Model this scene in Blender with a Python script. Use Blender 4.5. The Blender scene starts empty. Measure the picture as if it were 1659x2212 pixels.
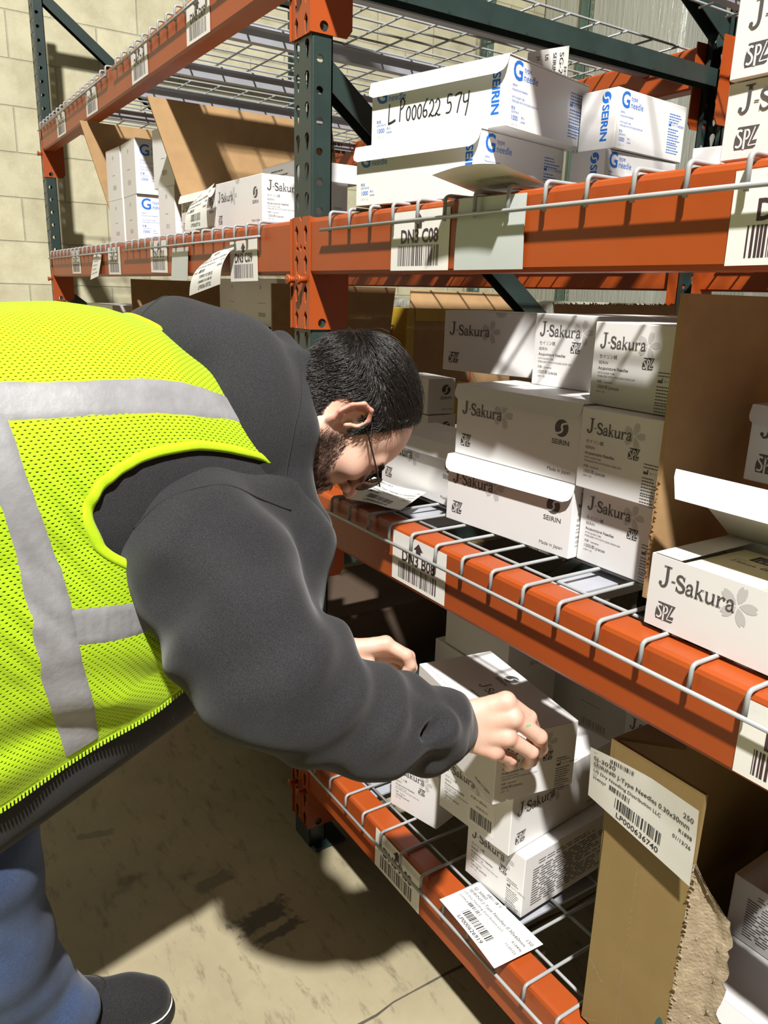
import bpy, bmesh, math, random
import numpy as np
from mathutils import Vector, Matrix, Euler, noise
from mathutils.geometry import tessellate_polygon
random.seed(7)
SC = bpy.context.scene
COL = SC.collection
PI = math.pi

# ------------------------------------------------------------------ camera
F_PX, YAW, PITCH, ROLL = 1673.99, -0.9879, -0.2740, -0.0301
CAM_POS = (1.3622, -0.7178, 1.2508)
fw = Vector((math.sin(YAW)*math.cos(PITCH), math.cos(YAW)*math.cos(PITCH), math.sin(PITCH)))
rt = fw.cross(Vector((0, 0, 1))).normalized()
dn = fw.cross(rt)
r2 = math.cos(ROLL)*rt + math.sin(ROLL)*dn
d2 = -math.sin(ROLL)*rt + math.cos(ROLL)*dn
cam = bpy.data.cameras.new('camera')
cam_ob = bpy.data.objects.new('camera', cam)
COL.objects.link(cam_ob)
m3 = Matrix((r2, -d2, -fw)).transposed()
cam_ob.matrix_world = Matrix.Translation(CAM_POS) @ m3.to_4x4()
cam.sensor_fit = 'VERTICAL'
cam.sensor_height = 24.0
cam.lens = F_PX/2212*24.0
cam.clip_start = 0.02
SC.camera = cam_ob

# ------------------------------------------------------------------ world, lamps, exposure
world = bpy.data.worlds.new('warehouse_ambient')
SC.world = world
world.use_nodes = True
bg = world.node_tree.nodes['Background']
bg.inputs[0].default_value = (1.0, 0.93, 0.84, 1)
bg.inputs[1].default_value = 0.05

def area_lamp(name, loc, size, power, color, target):
    l = bpy.data.lights.new(name, 'AREA')
    l.shape = 'DISK'
    l.size = size
    l.energy = power
    l.color = color
    o = bpy.data.objects.new(name, l)
    COL.objects.link(o)
    o.location = loc
    o.rotation_euler = (Vector(target)-Vector(loc)).to_track_quat('-Z', 'Y').to_euler()
    return o
area_lamp('high_bay_lamp', (2.9, -1.65, 5.3), 0.20, 770, (1.0, 0.975, 0.93), (0.2, 0.0, 0.9))
area_lamp('added_far_fill_lamp', (-1.0, 7.5, 6.0), 0.5, 60, (1.0, 0.95, 0.88), (-1.6, 4.5, 0))  # unseen fill lamp, added to brighten the wall and the back

vs = SC.view_settings
vs.view_transform = 'Standard'
vs.look = 'None'
vs.exposure = 0.0
vs.gamma = 1.0
vs.use_curve_mapping = False
SC.cycles.use_denoising = True
SC.cycles.max_bounces = 8
SC.cycles.diffuse_bounces = 4
SC.cycles.transparent_max_bounces = 12
SC.cycles.sample_clamp_indirect = 4.0
SC.cycles.caustics_reflective = False
SC.cycles.caustics_refractive = False

# ------------------------------------------------------------------ helpers
def tag(o, label=None, cat=None, group=None, kind=None):
    if label: o['label'] = label
    if cat: o['category'] = cat
    if group: o['group'] = group
    if kind: o['kind'] = kind
    return o

def empty(name, loc=(0, 0, 0), rz=0.0, parent=None):
    o = bpy.data.objects.new(name, None)
    o.empty_display_size = 0.05
    COL.objects.link(o)
    o.location = loc
    o.rotation_euler = (0, 0, rz)
    if parent: o.parent = parent
    return o

class MB:
    """collects polygons with a material index and builds one mesh object"""
    def __init__(s):
        s.v = []; s.f = []; s.m = []; s.sm = []
    def add(s, verts, faces, mi=0, smooth=False):
        o = len(s.v)
        s.v.extend([tuple(p) for p in verts])
        for f in faces:
            s.f.append(tuple(i+o for i in f)); s.m.append(mi); s.sm.append(smooth)
        return s
    def box(s, lo, hi, mi=0):
        x0, y0, z0 = lo; x1, y1, z1 = hi
        V = [(x0,y0,z0),(x1,y0,z0),(x1,y1,z0),(x0,y1,z0),(x0,y0,z1),(x1,y0,z1),(x1,y1,z1),(x0,y1,z1)]
        s.add(V, [(3,2,1,0),(4,5,6,7),(0,1,5,4),(1,2,6,5),(2,3,7,6),(3,0,4,7)], mi)
        return s
    def rbox(s, lo, hi, r, mi=0, seg=2):
        bm = bmesh.new()
        bmesh.ops.create_cube(bm, size=1)
        sz = [hi[i]-lo[i] for i in range(3)]
        for v in bm.verts:
            v.co = Vector([lo[i]+(v.co[i]+.5)*sz[i] for i in range(3)])
        bmesh.ops.bevel(bm, geom=list(bm.edges), offset=r, segments=seg, profile=0.5, affect='EDGES')
        s.add_bm(bm, mi, r > .012)
        return s
    def add_bm(s, bm, mi=0, smooth=False):
        bm.verts.index_update()
        s.add([v.co[:] for v in bm.verts], [[v.index for v in f.verts] for f in bm.faces], mi, smooth)
        bm.free()
    def tube(s, pts, r, n=8, mi=0, cap=True):
        pts = [Vector(p) for p in pts]
        rr = r if isinstance(r, (list, tuple)) else [r]*len(pts)
        rings = []
        up = None
        for i, p in enumerate(pts):
            a = pts[max(i-1, 0)]; b = pts[min(i+1, len(pts)-1)]
            t = (b-a).normalized()
            if up is None:
                up = Vector((0, 0, 1)) if abs(t.z) < .9 else Vector((1, 0, 0))
            u = (up - t*up.dot(t)).normalized(); w = t.cross(u); up = u
            rings.append([p+(u*math.cos(2*PI*k/n)+w*math.sin(2*PI*k/n))*rr[i] for k in range(n)])
        V = [q for ring in rings for q in ring]
        F = []
        for i in range(len(pts)-1):
            for k in range(n):
                k2 = (k+1) % n
                F.append((i*n+k, i*n+k2, (i+1)*n+k2, (i+1)*n+k))
        if cap:
            F.append(tuple(range(n-1, -1, -1))); F.append(tuple((len(pts)-1)*n+k for k in range(n)))
        s.add(V, F, mi, True)
        return s
    def plate(s, outline, holes, th, M, mi=0):
        """a flat plate with real holes: 2D outline in a local frame, thickness th along -local z"""
        loops = [outline]+list(holes)
        tris = tessellate_polygon([[Vector((x, y, 0)) for x, y in l] for l in loops])
        flat = [q for l in loops for q in l]
        n = len(flat)
        V = [M @ Vector((x, y, 0)) for x, y in flat]+[M @ Vector((x, y, -th)) for x, y in flat]
        F = []
        for t in tris:
            a, b, c = [Vector((*flat[i], 0)) for i in t]
            if (b-a).cross(c-a).z < 0: t = (t[0], t[2], t[1])
            F.append(tuple(t)); F.append((t[2]+n, t[1]+n, t[0]+n))
        o = 0
        for l in loops:
            k = len(l)
            for i in range(k):
                a, b = o+i, o+(i+1) % k
                F.append((a, a+n, b+n, b))
            o += k
        s.add(V, F, mi)
        return s
    def build(s, name, mats, parent=None, loc=None, rot=None):
        me = bpy.data.meshes.new(name)
        me.from_pydata(s.v, [], s.f)
        if not isinstance(mats, (list, tuple)): mats = [mats]
        for m in mats: me.materials.append(m)
        me.polygons.foreach_set('material_index', s.m)
        me.polygons.foreach_set('use_smooth', s.sm)
        me.update()
        o = bpy.data.objects.new(name, me)
        COL.objects.link(o)
        if parent: o.parent = parent
        if loc: o.location = loc
        if rot: o.rotation_euler = rot
        return o

def sharp(o, ang=40):
    me = o.data
    try:
        me.set_sharp_from_angle(angle=math.radians(ang))
    except Exception:
        pass
    return o

def fillet(pts, r, n=4):
    """rounds the inner corners of a 3D polyline"""
    pts = [Vector(p) for p in pts]
    out = [pts[0]]
    for i in range(1, len(pts)-1):
        a, b, c = pts[i-1], pts[i], pts[i+1]
        u = (a-b).normalized(); w = (c-b).normalized()
        p0 = b+u*r; p1 = b+w*r
        for k in range(n+1):
            t = k/n
            out.append(p0*(1-t)**2+b*2*t*(1-t)+p1*t*t)
    out.append(pts[-1])
    return out

# ------------------------------------------------------------------ materials
def S2L(r, g, b):
    f = lambda c: (c/255/12.92) if c/255 <= .04045 else ((c/255+.055)/1.055)**2.4
    return (f(r), f(g), f(b), 1)

def nmat(name):
    m = bpy.data.materials.new(name)
    m.use_nodes = True
    nt = m.node_tree
    return m, nt, nt.nodes['Principled BSDF']

def mat(name, col, rough=.5, metal=0, noise_scale=None, noise_amt=.15, bump=0, bump_scale=200, spec=.5, sheen=0, sss=0):
    m, nt, b = nmat(name)
    b.inputs['Base Color'].default_value = col
    b.inputs['Roughness'].default_value = rough
    b.inputs['Metallic'].default_value = metal
    b.inputs['Specular IOR Level'].default_value = spec
    if sheen: b.inputs['Sheen Weight'].default_value = sheen
    tc = nt.nodes.new('ShaderNodeTexCoord')
    if noise_scale:
        no = nt.nodes.new('ShaderNodeTexNoise')
        no.inputs['Scale'].default_value = noise_scale
        no.inputs['Detail'].default_value = 6
        nt.links.new(tc.outputs['Object'], no.inputs['Vector'])
        mx = nt.nodes.new('ShaderNodeMix'); mx.data_type = 'RGBA'; mx.blend_type = 'MULTIPLY'
        mx.inputs['Factor'].default_value = 1
        mx.inputs['A'].default_value = col
        rp = nt.nodes.new('ShaderNodeValToRGB')
        rp.color_ramp.elements[0].position = .3; rp.color_ramp.elements[1].position = .7
        k = 1-noise_amt
        rp.color_ramp.elements[0].color = (k, k, k, 1)
        rp.color_ramp.elements[1].color = (1, 1, 1, 1)
        nt.links.new(no.outputs['Fac'], rp.inputs['Fac'])
        nt.links.new(rp.outputs['Color'], mx.inputs['B'])
        nt.links.new(mx.outputs['Result'], b.inputs['Base Color'])
    if bump:
        n2 = nt.nodes.new('ShaderNodeTexNoise')
        n2.inputs['Scale'].default_value = bump_scale
        n2.inputs['Detail'].default_value = 4
        nt.links.new(tc.outputs['Object'], n2.inputs['Vector'])
        bp = nt.nodes.new('ShaderNodeBump')
        bp.inputs['Strength'].default_value = bump
        bp.inputs['Distance'].default_value = .002
        nt.links.new(n2.outputs['Fac'], bp.inputs['Height'])
        nt.links.new(bp.outputs['Normal'], b.inputs['Normal'])
    return m

M = {}
M['orange'] = mat('orange_powder_coat', (.35, .062, .009, 1), .42, noise_scale=9, noise_amt=.10, bump=.04, bump_scale=900)
M['green'] = mat('dark_green_paint', (.026, .044, .040, 1), .38, noise_scale=14, noise_amt=.3, bump=.1, bump_scale=300)
M['teal'] = mat('pale_green_paint', (.10, .17, .13, 1), .5, noise_scale=12, noise_amt=.2)
M['wire'] = mat('grey_wire_coating', (.32, .33, .33, 1), .38, noise_scale=40, noise_amt=.1)
M['channel'] = mat('grey_channel_coating', (.36, .37, .41, 1), .4, noise_scale=15, noise_amt=.12)
M['white_card'] = mat('white_paperboard', (.73, .72, .71, 1), .42, noise_scale=6, noise_amt=.03)
M['ink_grey'] = mat('dark_grey_ink', (.085, .075, .075, 1), .5)
M['ink_pale'] = mat('pale_grey_ink', (.50, .48, .48, 1), .5)
M['ink_soft'] = mat('soft_grey_ink', (.40, .38, .38, 1), .5)
M['ink_blue'] = mat('blue_ink', (.012, .14, .56, 1), .5)
M['ink_black'] = mat('black_ink', (.02, .02, .022, 1), .5)
M['ink_plum'] = mat('dark_plum_ink', (.055, .028, .035, 1), .5)
M['ink_red'] = mat('red_ink', (.50, .035, .03, 1), .6)
M['ink_teal'] = mat('teal_ink', (.012, .10, .12, 1), .5)
M['label_paper'] = mat('label_paper', (.80, .78, .73, 1), .5, noise_scale=20, noise_amt=.06)
M['slip_paper'] = mat('slip_paper', (.80, .79, .74, 1), .5, noise_scale=30, noise_amt=.05)
M['cream'] = mat('cream_inner_box', (.80, .72, .50, 1), .5, noise_scale=12, noise_amt=.15)
M['grey_card'] = mat('pale_grey_card', (.52, .55, .53, 1), .3, noise_scale=10, noise_amt=.08)
M['card'] = mat('brown_corrugated_board', (.40, .245, .11, 1), .75, noise_scale=25, noise_amt=.14, bump=.12, bump_scale=120)
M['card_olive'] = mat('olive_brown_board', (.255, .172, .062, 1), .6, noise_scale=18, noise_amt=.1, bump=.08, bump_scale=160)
M['card_raw'] = mat('torn_raw_board', (.38, .30, .195, 1), .9, noise_scale=60, noise_amt=.3, bump=.8, bump_scale=220)
M['tape'] = mat('yellow_tape', (.58, .38, .035, 1), .3, noise_scale=20, noise_amt=.2)
M['shade_dark_card'] = mat('shade_darkened_board', (.07, .045, .028, 1), .8)  # brown board with the shelf's shade put into its colour

# x, y, heading, half length, half width, darkness
SCUFFS = ((.137, -.182, 1.70, .062, .027, .85), (.190, -.169, 1.72, .056, .013, .8), (-.01, -.235, 1.75, .045, .020, .55), (-.30, -.42, 1.3, .05, .012, .5))
def floor_mat():
    m, nt, b = nmat('stained_concrete')
    L = nt.links.new
    tc = nt.nodes.new('ShaderNodeTexCoord')
    mp = nt.nodes.new('ShaderNodeMapping'); mp.inputs['Scale'].default_value = (1.2, 4.0, 1); mp.inputs['Rotation'].default_value = (0, 0, 1.2)
    L(tc.outputs['Object'], mp.inputs['Vector'])
    n1 = nt.nodes.new('ShaderNodeTexNoise'); n1.inputs['Scale'].default_value = 2.6; n1.inputs['Detail'].default_value = 8; n1.inputs['Roughness'].default_value = .62
    L(tc.outputs['Object'], n1.inputs['Vector'])
    n2 = nt.nodes.new('ShaderNodeTexNoise'); n2.inputs['Scale'].default_value = 9; n2.inputs['Detail'].default_value = 7; n2.inputs['Roughness'].default_value = .7
    L(mp.outputs['Vector'], n2.inputs['Vector'])
    n3 = nt.nodes.new('ShaderNodeTexNoise'); n3.inputs['Scale'].default_value = 5.5; n3.inputs['Detail'].default_value = 5
    L(tc.outputs['Object'], n3.inputs['Vector'])
    r1 = nt.nodes.new('ShaderNodeValToRGB')
    r1.color_ramp.elements[0].position = .3; r1.color_ramp.elements[0].color = (.24, .207, .128, 1)
    r1.color_ramp.elements[1].position = .7; r1.color_ramp.elements[1].color = (.375, .328, .215, 1)
    L(n1.outputs['Fac'], r1.inputs['Fac'])
    r2_ = nt.nodes.new('ShaderNodeValToRGB')
    r2_.color_ramp.elements[0].position = .30; r2_.color_ramp.elements[0].color = (.35, .33, .30, 1)
    r2_.color_ramp.elements[1].position = .46; r2_.color_ramp.elements[1].color = (1, 1, 1, 1)
    L(n2.outputs['Fac'], r2_.inputs['Fac'])
    mx = nt.nodes.new('ShaderNodeMix'); mx.data_type = 'RGBA'; mx.blend_type = 'MULTIPLY'; mx.inputs['Factor'].default_value = .75
    L(r1.outputs['Color'], mx.inputs['A']); L(r2_.outputs['Color'], mx.inputs['B'])
    r3 = nt.nodes.new('ShaderNodeValToRGB')
    r3.color_ramp.elements[0].position = .30; r3.color_ramp.elements[0].color = (.30, .29, .28, 1)
    r3.color_ramp.elements[1].position = .36; r3.color_ramp.elements[1].color = (1, 1, 1, 1)
    L(n3.outputs['Fac'], r3.inputs['Fac'])
    mx2 = nt.nodes.new('ShaderNodeMix'); mx2.data_type = 'RGBA'; mx2.blend_type = 'MULTIPLY'; mx2.inputs['Factor'].default_value = .8
    L(mx.outputs['Result'], mx2.inputs['A']); L(r3.outputs['Color'], mx2.inputs['B'])
    col = mx2.outputs['Result']
    sp = nt.nodes.new('ShaderNodeSeparateXYZ'); L(tc.outputs['Object'], sp.inputs[0])
    def mth(op, a, b_=None):
        n = nt.nodes.new('ShaderNodeMath'); n.operation = op
        for i, q in enumerate((a, b_)):
            if q is None: continue
            if isinstance(q, (int, float)): n.inputs[i].default_value = q
            else: L(q, n.inputs[i])
        return n.outputs[0]
    n4 = nt.nodes.new('ShaderNodeTexNoise'); n4.inputs['Scale'].default_value = 38; n4.inputs['Detail'].default_value = 7; n4.inputs['Roughness'].default_value = .7
    L(tc.outputs['Object'], n4.inputs['Vector'])
    # black tyre scuffs left on the slab
    for cx, cy, an, hl, hw_, dk in SCUFFS:
        u = mth('ADD', mth('MULTIPLY', mth('SUBTRACT', sp.outputs['X'], cx), math.cos(an)), mth('MULTIPLY', mth('SUBTRACT', sp.outputs['Y'], cy), math.sin(an)))
        v = mth('SUBTRACT', mth('MULTIPLY', mth('SUBTRACT', sp.outputs['Y'], cy), math.cos(an)), mth('MULTIPLY', mth('SUBTRACT', sp.outputs['X'], cx), math.sin(an)))
        e = mth('MAXIMUM', mth('DIVIDE', mth('ABSOLUTE', u), hl), mth('DIVIDE', mth('ABSOLUTE', v), hw_))
        e = mth('ADD', e, mth('MULTIPLY', mth('SUBTRACT', n4.outputs['Fac'], .5), 2.2))
        rr = nt.nodes.new('ShaderNodeMapRange'); rr.inputs['From Min'].default_value = .75; rr.inputs['From Max'].default_value = 1.05
        rr.inputs['To Min'].default_value = dk; rr.inputs['To Max'].default_value = 0
        L(e, rr.inputs['Value'])
        m5 = nt.nodes.new('ShaderNodeMix'); m5.data_type = 'RGBA'; m5.inputs['B'].default_value = (.05, .048, .045, 1)
        L(rr.outputs[0], m5.inputs['Factor']); L(col, m5.inputs['A']); col = m5.outputs['Result']
    L(col, b.inputs['Base Color'])
    b.inputs['Roughness'].default_value = .55
    bp = nt.nodes.new('ShaderNodeBump'); bp.inputs['Strength'].default_value = .25; bp.inputs['Distance'].default_value = .003
    L(n2.outputs['Fac'], bp.inputs['Height']); L(bp.outputs['Normal'], b.inputs['Normal'])
    return m

def block_mat():
    """painted concrete blocks in running bond on a wall that runs along y"""
    m, nt, b = nmat('painted_concrete_block')
    L = nt.links.new
    tc = nt.nodes.new('ShaderNodeTexCoord')
    sp = nt.nodes.new('ShaderNodeSeparateXYZ'); L(tc.outputs['Object'], sp.inputs[0])
    cb = nt.nodes.new('ShaderNodeCombineXYZ')
    ay = nt.nodes.new('ShaderNodeMath'); ay.operation = 'ADD'; ay.inputs[1].default_value = 8.128+.005
    az = nt.nodes.new('ShaderNodeMath'); az.operation = 'ADD'; az.inputs[1].default_value = -.0255
    L(sp.outputs['Y'], ay.inputs[0]); L(sp.outputs['Z'], az.inputs[0])
    L(ay.outputs[0], cb.inputs['X']); L(az.outputs[0], cb.inputs['Y'])
    br = nt.nodes.new('ShaderNodeTexBrick')
    br.inputs['Scale'].default_value = 1
    br.inputs['Brick Width'].default_value = .4064
    br.inputs['Row Height'].default_value = .2032
    br.inputs['Mortar Size'].default_value = .0045
    br.inputs['Mortar Smooth'].default_value = .6
    br.inputs['Color1'].default_value = (.68, .635, .435, 1)
    br.inputs['Color2'].default_value = (.61, .57, .39, 1)
    br.inputs['Mortar'].default_value = (.50, .47, .34, 1)
    L(cb.outputs[0], br.inputs['Vector'])
    n1 = nt.nodes.new('ShaderNodeTexNoise'); n1.inputs['Scale'].default_value = 7; n1.inputs['Detail'].default_value = 8; n1.inputs['Roughness'].default_value = .65
    L(tc.outputs['Object'], n1.inputs['Vector'])
    rp = nt.nodes.new('ShaderNodeValToRGB'); rp.color_ramp.elements[0].position = .28; rp.color_ramp.elements[0].color = (.68, .66, .6, 1)
    rp.color_ramp.elements[1].position = .6; rp.color_ramp.elements[1].color = (1, 1, 1, 1)
    L(n1.outputs['Fac'], rp.inputs['Fac'])
    mx = nt.nodes.new('ShaderNodeMix'); mx.data_type = 'RGBA'; mx.blend_type = 'MULTIPLY'; mx.inputs['Factor'].default_value = .8
    L(br.outputs['Color'], mx.inputs['A']); L(rp.outputs['Color'], mx.inputs['B'])
    L(mx.outputs['Result'], b.inputs['Base Color'])
    b.inputs['Roughness'].default_value = .7
    n2 = nt.nodes.new('ShaderNodeTexNoise'); n2.inputs['Scale'].default_value = 90; n2.inputs['Detail'].default_value = 6
    L(tc.outputs['Object'], n2.inputs['Vector'])
    sc = nt.nodes.new('ShaderNodeMath'); sc.operation = 'MULTIPLY'; sc.inputs[1].default_value = .25; L(n2.outputs['Fac'], sc.inputs[0])
    sb = nt.nodes.new('ShaderNodeMath'); sb.operation = 'SUBTRACT'; L(sc.outputs[0], sb.inputs[0]); L(br.outputs['Fac'], sb.inputs[1])
    bp = nt.nodes.new('ShaderNodeBump'); bp.inputs['Strength'].default_value = .7; bp.inputs['Distance'].default_value = .006
    L(sb.outputs[0], bp.inputs['Height']); L(bp.outputs['Normal'], b.inputs['Normal'])
    return m
M['floor'] = floor_mat()
M['block'] = block_mat()
M['cream_metal'] = mat('cream_corrugated_metal', (.62, .60, .50, 1), .5, noise_scale=4, noise_amt=.1)
M['joint'] = mat('joint_filler', (.10, .085, .06, 1), .9, noise_scale=30, noise_amt=.5)

# ------------------------------------------------------------------ setting
fl = MB().box((-3.02, -4.0, -.05), (3.2, 7.0, 0)).build('floor', M['floor']); tag(fl, kind='structure')
wl = MB().box((-3.14, -4.0, 0), (-3.02, 7.0, 5.2)).build('wall_left', M['block']); tag(wl, kind='structure')
# corrugated far wall
mb = MB(); V = []; n = 0
x = -3.02
prof = []
while x < 3.2:
    prof += [(x, 6.4), (x+.10, 6.4), (x+.13, 6.36), (x+.20, 6.36), (x+.23, 6.4)]
    x += .23
for i in range(len(prof)-1):
    (xa, ya), (xb, yb) = prof[i], prof[i+1]
    if xb-xa < 1e-6: continue
    mb.add([(xa, ya, 0), (xb, yb, 0), (xb, yb, 5.2), (xa, ya, 5.2)], [(0, 1, 2, 3)])
wb = mb.build('wall_back', M['cream_metal']); tag(wb, kind='structure')
# saw cut joint in the slab
mb = MB()
pts = [(-.3 + 2.2*i/60, -.085 + (-.3+2.2*i/60)*.0 + random.uniform(-.004, .004)) for i in range(61)]
jp = []
for i in range(80):
    t = i/79; jx = .449+random.uniform(-.004, .004); jy = -1.6+3.2*t
    jp.append((jx, jy))
V = []; Fc = []
for i, (jx, jy) in enumerate(jp):
    w = random.uniform(.0015, .0042)
    V += [(jx-w, jy, .0006), (jx+w, jy, .0006)]
    if i: Fc.append((2*i-2, 2*i-1, 2*i+1, 2*i))
jo = mb.add(V, Fc).build('trim_1', M['joint']); tag(jo, kind='structure')

# ------------------------------------------------------------------ printing: flat letters and marks as thin geometry on their surface
_tc = {}
def text2d(s, size=1.0, bold=0.0, sx=1.0, align='LEFT', res=3, shear=0.0):
    key = (s, round(bold, 4), align, res, shear)
    if key not in _tc:
        cu = bpy.data.curves.new('glyphs', 'FONT')
        cu.body = s; cu.size = 1.0; cu.offset = bold; cu.resolution_u = res
        cu.align_x = align; cu.shear = shear
        cu.fill_mode = 'FRONT' if hasattr(cu, 'fill_mode') else cu.fill_mode
        o = bpy.data.objects.new('glyphs', cu)
        COL.objects.link(o)
        dg = bpy.context.evaluated_depsgraph_get()
        me = bpy.data.meshes.new_from_object(o.evaluated_get(dg))
        V = np.array([v.co[:2] for v in me.vertices]).reshape(-1, 2)
        Fs = []
        for p in me.polygons:
            f = list(p.vertices)
            a, b, c = V[f[0]], V[f[1]], V[f[2]]
            if (b[0]-a[0])*(c[1]-a[1])-(b[1]-a[1])*(c[0]-a[0]) < 0: f = f[::-1]
            Fs.append(f)
        _tc[key] = (V, Fs)
        bpy.data.objects.remove(o); bpy.data.curves.remove(cu); bpy.data.meshes.remove(me)
    V, Fs = _tc[key]
    return V*np.array([size*sx, size]), Fs

def poly2d(pts):
    tr = tessellate_polygon([[Vector((x, y, 0)) for x, y in pts]])
    P = np.array(pts, float); Fs = []
    for t in tr:
        a, b, c = P[t[0]], P[t[1]], P[t[2]]
        t = list(t)
        if (b[0]-a[0])*(c[1]-a[1])-(b[1]-a[1])*(c[0]-a[0]) < 0: t = t[::-1]
        Fs.append(t)
    return P, Fs

def stroke2d(pts, w):
    """a ribbon along a 2D polyline; w is one width or a list"""
    P = np.array(pts, float); n = len(P)
    ww = np.array([w]*n if np.isscalar(w) else w, float)
    V = []; Fs = []
    for i in range(n):
        t = P[min(i+1, n-1)]-P[max(i-1, 0)]; t = t/(np.linalg.norm(t)+1e-12)
        nn = np.array([-t[1], t[0]])
        V += [P[i]+nn*ww[i]/2, P[i]-nn*ww[i]/2]
        if i: Fs.append([2*i-1, 2*i+1, 2*i, 2*i-2])
    return np.array(V), Fs

def curve2d(ctrl, n=24):
    """Catmull-Rom through the control points"""
    C = [np.array(c, float) for c in ctrl]
    C = [2*C[0]-C[1]]+C+[2*C[-1]-C[-2]]
    out = []
    seg = len(C)-3
    per = max(2, n//seg)
    for i in range(1, len(C)-2):
        for k in range(per):
            t = k/per
            a, b, c, d = C[i-1], C[i], C[i+1], C[i+2]
            out.append(.5*((2*b)+(c-a)*t+(2*a-5*b+4*c-d)*t*t+(3*b-a-3*c+d)*t**3))
    out.append(C[-2])
    return np.array(out)

def disc2d(cx, cy, r, n=28):
    return poly2d([(cx+r*math.cos(2*PI*i/n), cy+r*math.sin(2*PI*i/n)) for i in range(n)])

class Print(list):
    """list of (material key, V2, faces, layer)"""
    def put(s, key, g, x=0, y=0, k=1.0, rot=0.0, layer=0, sx=1.0):
        V, Fs = g
        V = np.array(V)*np.array([k*sx, k])
        if rot:
            c, si = math.cos(rot), math.sin(rot)
            V = V @ np.array([[c, si], [-si, c]])
        s.append((key, V+np.array([x, y]), Fs, layer))
        return s
    def put_all(s, other, x=0, y=0, k=1.0, rot=0.0, layer=0, recolor=None):
        for key, V, Fs, l in other:
            s.put(recolor or key, (V, Fs), x, y, k, rot, l+layer)
        return s

def vlerp(a, b, n):
    return [a+(b-a)*i/(n-1) for i in range(n)]

def serif_word():
    """J-Sakura in a drawn book-serif; J is one unit tall"""
    P = Print(); K = 'ink_grey'
    def st(pts, w, dx=0): P.put(K, stroke2d([(x+dx, y) for x, y in pts], w))
    def dot(x, y, r): P.put(K, disc2d(x, y, r, 14))
    # J
    st([(.20, .975), (.62, .975)], .05)
    c = curve2d([(.42, .97), (.42, .55), (.41, .25), (.34, .07), (.20, .0), (.08, .05)], 26)
    st(c, [.15]*12+vlerp(.15, .05, len(c)-12)); dot(.085, .14, .085)
    # hyphen
    st([(.66, .36), (.86, .36)], .055)
    # S
    c = curve2d([(1.30, .60), (1.23, .72), (1.10, .755), (.98, .69), (.955, .57), (1.05, .45), (1.22, .36), (1.33, .25), (1.31, .10), (1.17, .015), (1.03, .04), (.94, .17)], 44)
    n = len(c); st(c, [.045+.075*max(0, math.sin(PI*i/(n-1)))**1.5+.015 for i in range(n)])
    st([(1.315, .76), (1.315, .54)], .035); st([(.94, .0), (.94, .22)], .035)
    def a_(dx):
        c = curve2d([(.07, .40), (.14, .49), (.26, .49), (.33, .40), (.33, .26), (.33, .10), (.36, .03), (.44, .05)], 28)
        st(c, [.05]*6+[.09]*(len(c)-12)+vlerp(.09, .03, 6), dx); dot(.085+dx, .385, .05)
        c = curve2d([(.33, .31), (.20, .27), (.08, .20), (.07, .08), (.16, .015), (.27, .05), (.33, .14)], 24)
        st(c, [.035]*4+[.075]*(len(c)-8)+[.04]*4, dx)
    a_(1.40)
    # k
    st([(1.97, 0), (1.97, .80)], .10); st([(1.88, .79), (1.98, .79)], .04); st([(1.88, .015), (2.08, .015)], .035)
    st([(2.0, .22), (2.22, .47)], .04); st([(2.15, .47), (2.33, .47)], .035)
    st([(2.07, .30), (2.26, .02)], .095); st([(2.18, .015), (2.36, .015)], .035)
    # u
    c = curve2d([(2.47, .48), (2.47, .25), (2.49, .08), (2.60, .02), (2.72, .08), (2.77, .18)], 22)
    st(c, [.10]*10+vlerp(.10, .045, len(c)-10)); st([(2.38, .475), (2.48, .475)], .035)
    st([(2.80, .49), (2.80, .01)], .10); st([(2.71, .475), (2.81, .475)], .035); st([(2.79, .015), (2.91, .015)], .035)
    # r
    st([(3.04, .49), (3.04, .01)], .10); st([(2.95, .475), (3.05, .475)], .035); st([(2.94, .015), (3.18, .015)], .035)
    c = curve2d([(3.08, .28), (3.13, .42), (3.22, .49), (3.30, .47)], 14); st(c, vlerp(.04, .06, len(c))); dot(3.30, .425, .062)
    a_(3.38)
    return P
SERIF = serif_word()

def flower():
    P = Print()
    for k in range(5):
        a = math.radians(76+72*k)
        pts = [(0, .09), (.13, .25), (.235, .48), (.245, .70), (.18, .90), (.09, .985), (.0, .86), (-.09, .985), (-.18, .90), (-.245, .70), (-.235, .48), (-.13, .25)]
        V, Fs = poly2d([(x, y) for x, y in pts])
        P.put('ink_pale', (V, Fs), 0, 0, 1, a-PI/2)
    return P
FLOWER = flower()

def swoosh(key='ink_grey', back='white_card'):
    P = Print()
    P.put(key, disc2d(0, 0, 1, 36))
    c = curve2d([(.95, .62), (.55, .60), (.10, .42), (.02, .12), (.15, -.12), (-.05, -.45), (-.55, -.62), (-.98, -.55)], 34)
    n = len(c)
    P.put(back, stroke2d(c, [.30-.12*abs(2*i/(n-1)-1) for i in range(n)]), layer=1)
    return P

def maker_logo(key='ink_grey'):
    P = Print()
    P.put_all(swoosh(key), 0, .55, .95)
    P.put(key, text2d('SEIRIN', 1.0, .015, 1.15, 'CENTER'), 0, -1.25, .78)
    return P
LOGO = maker_logo()

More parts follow.
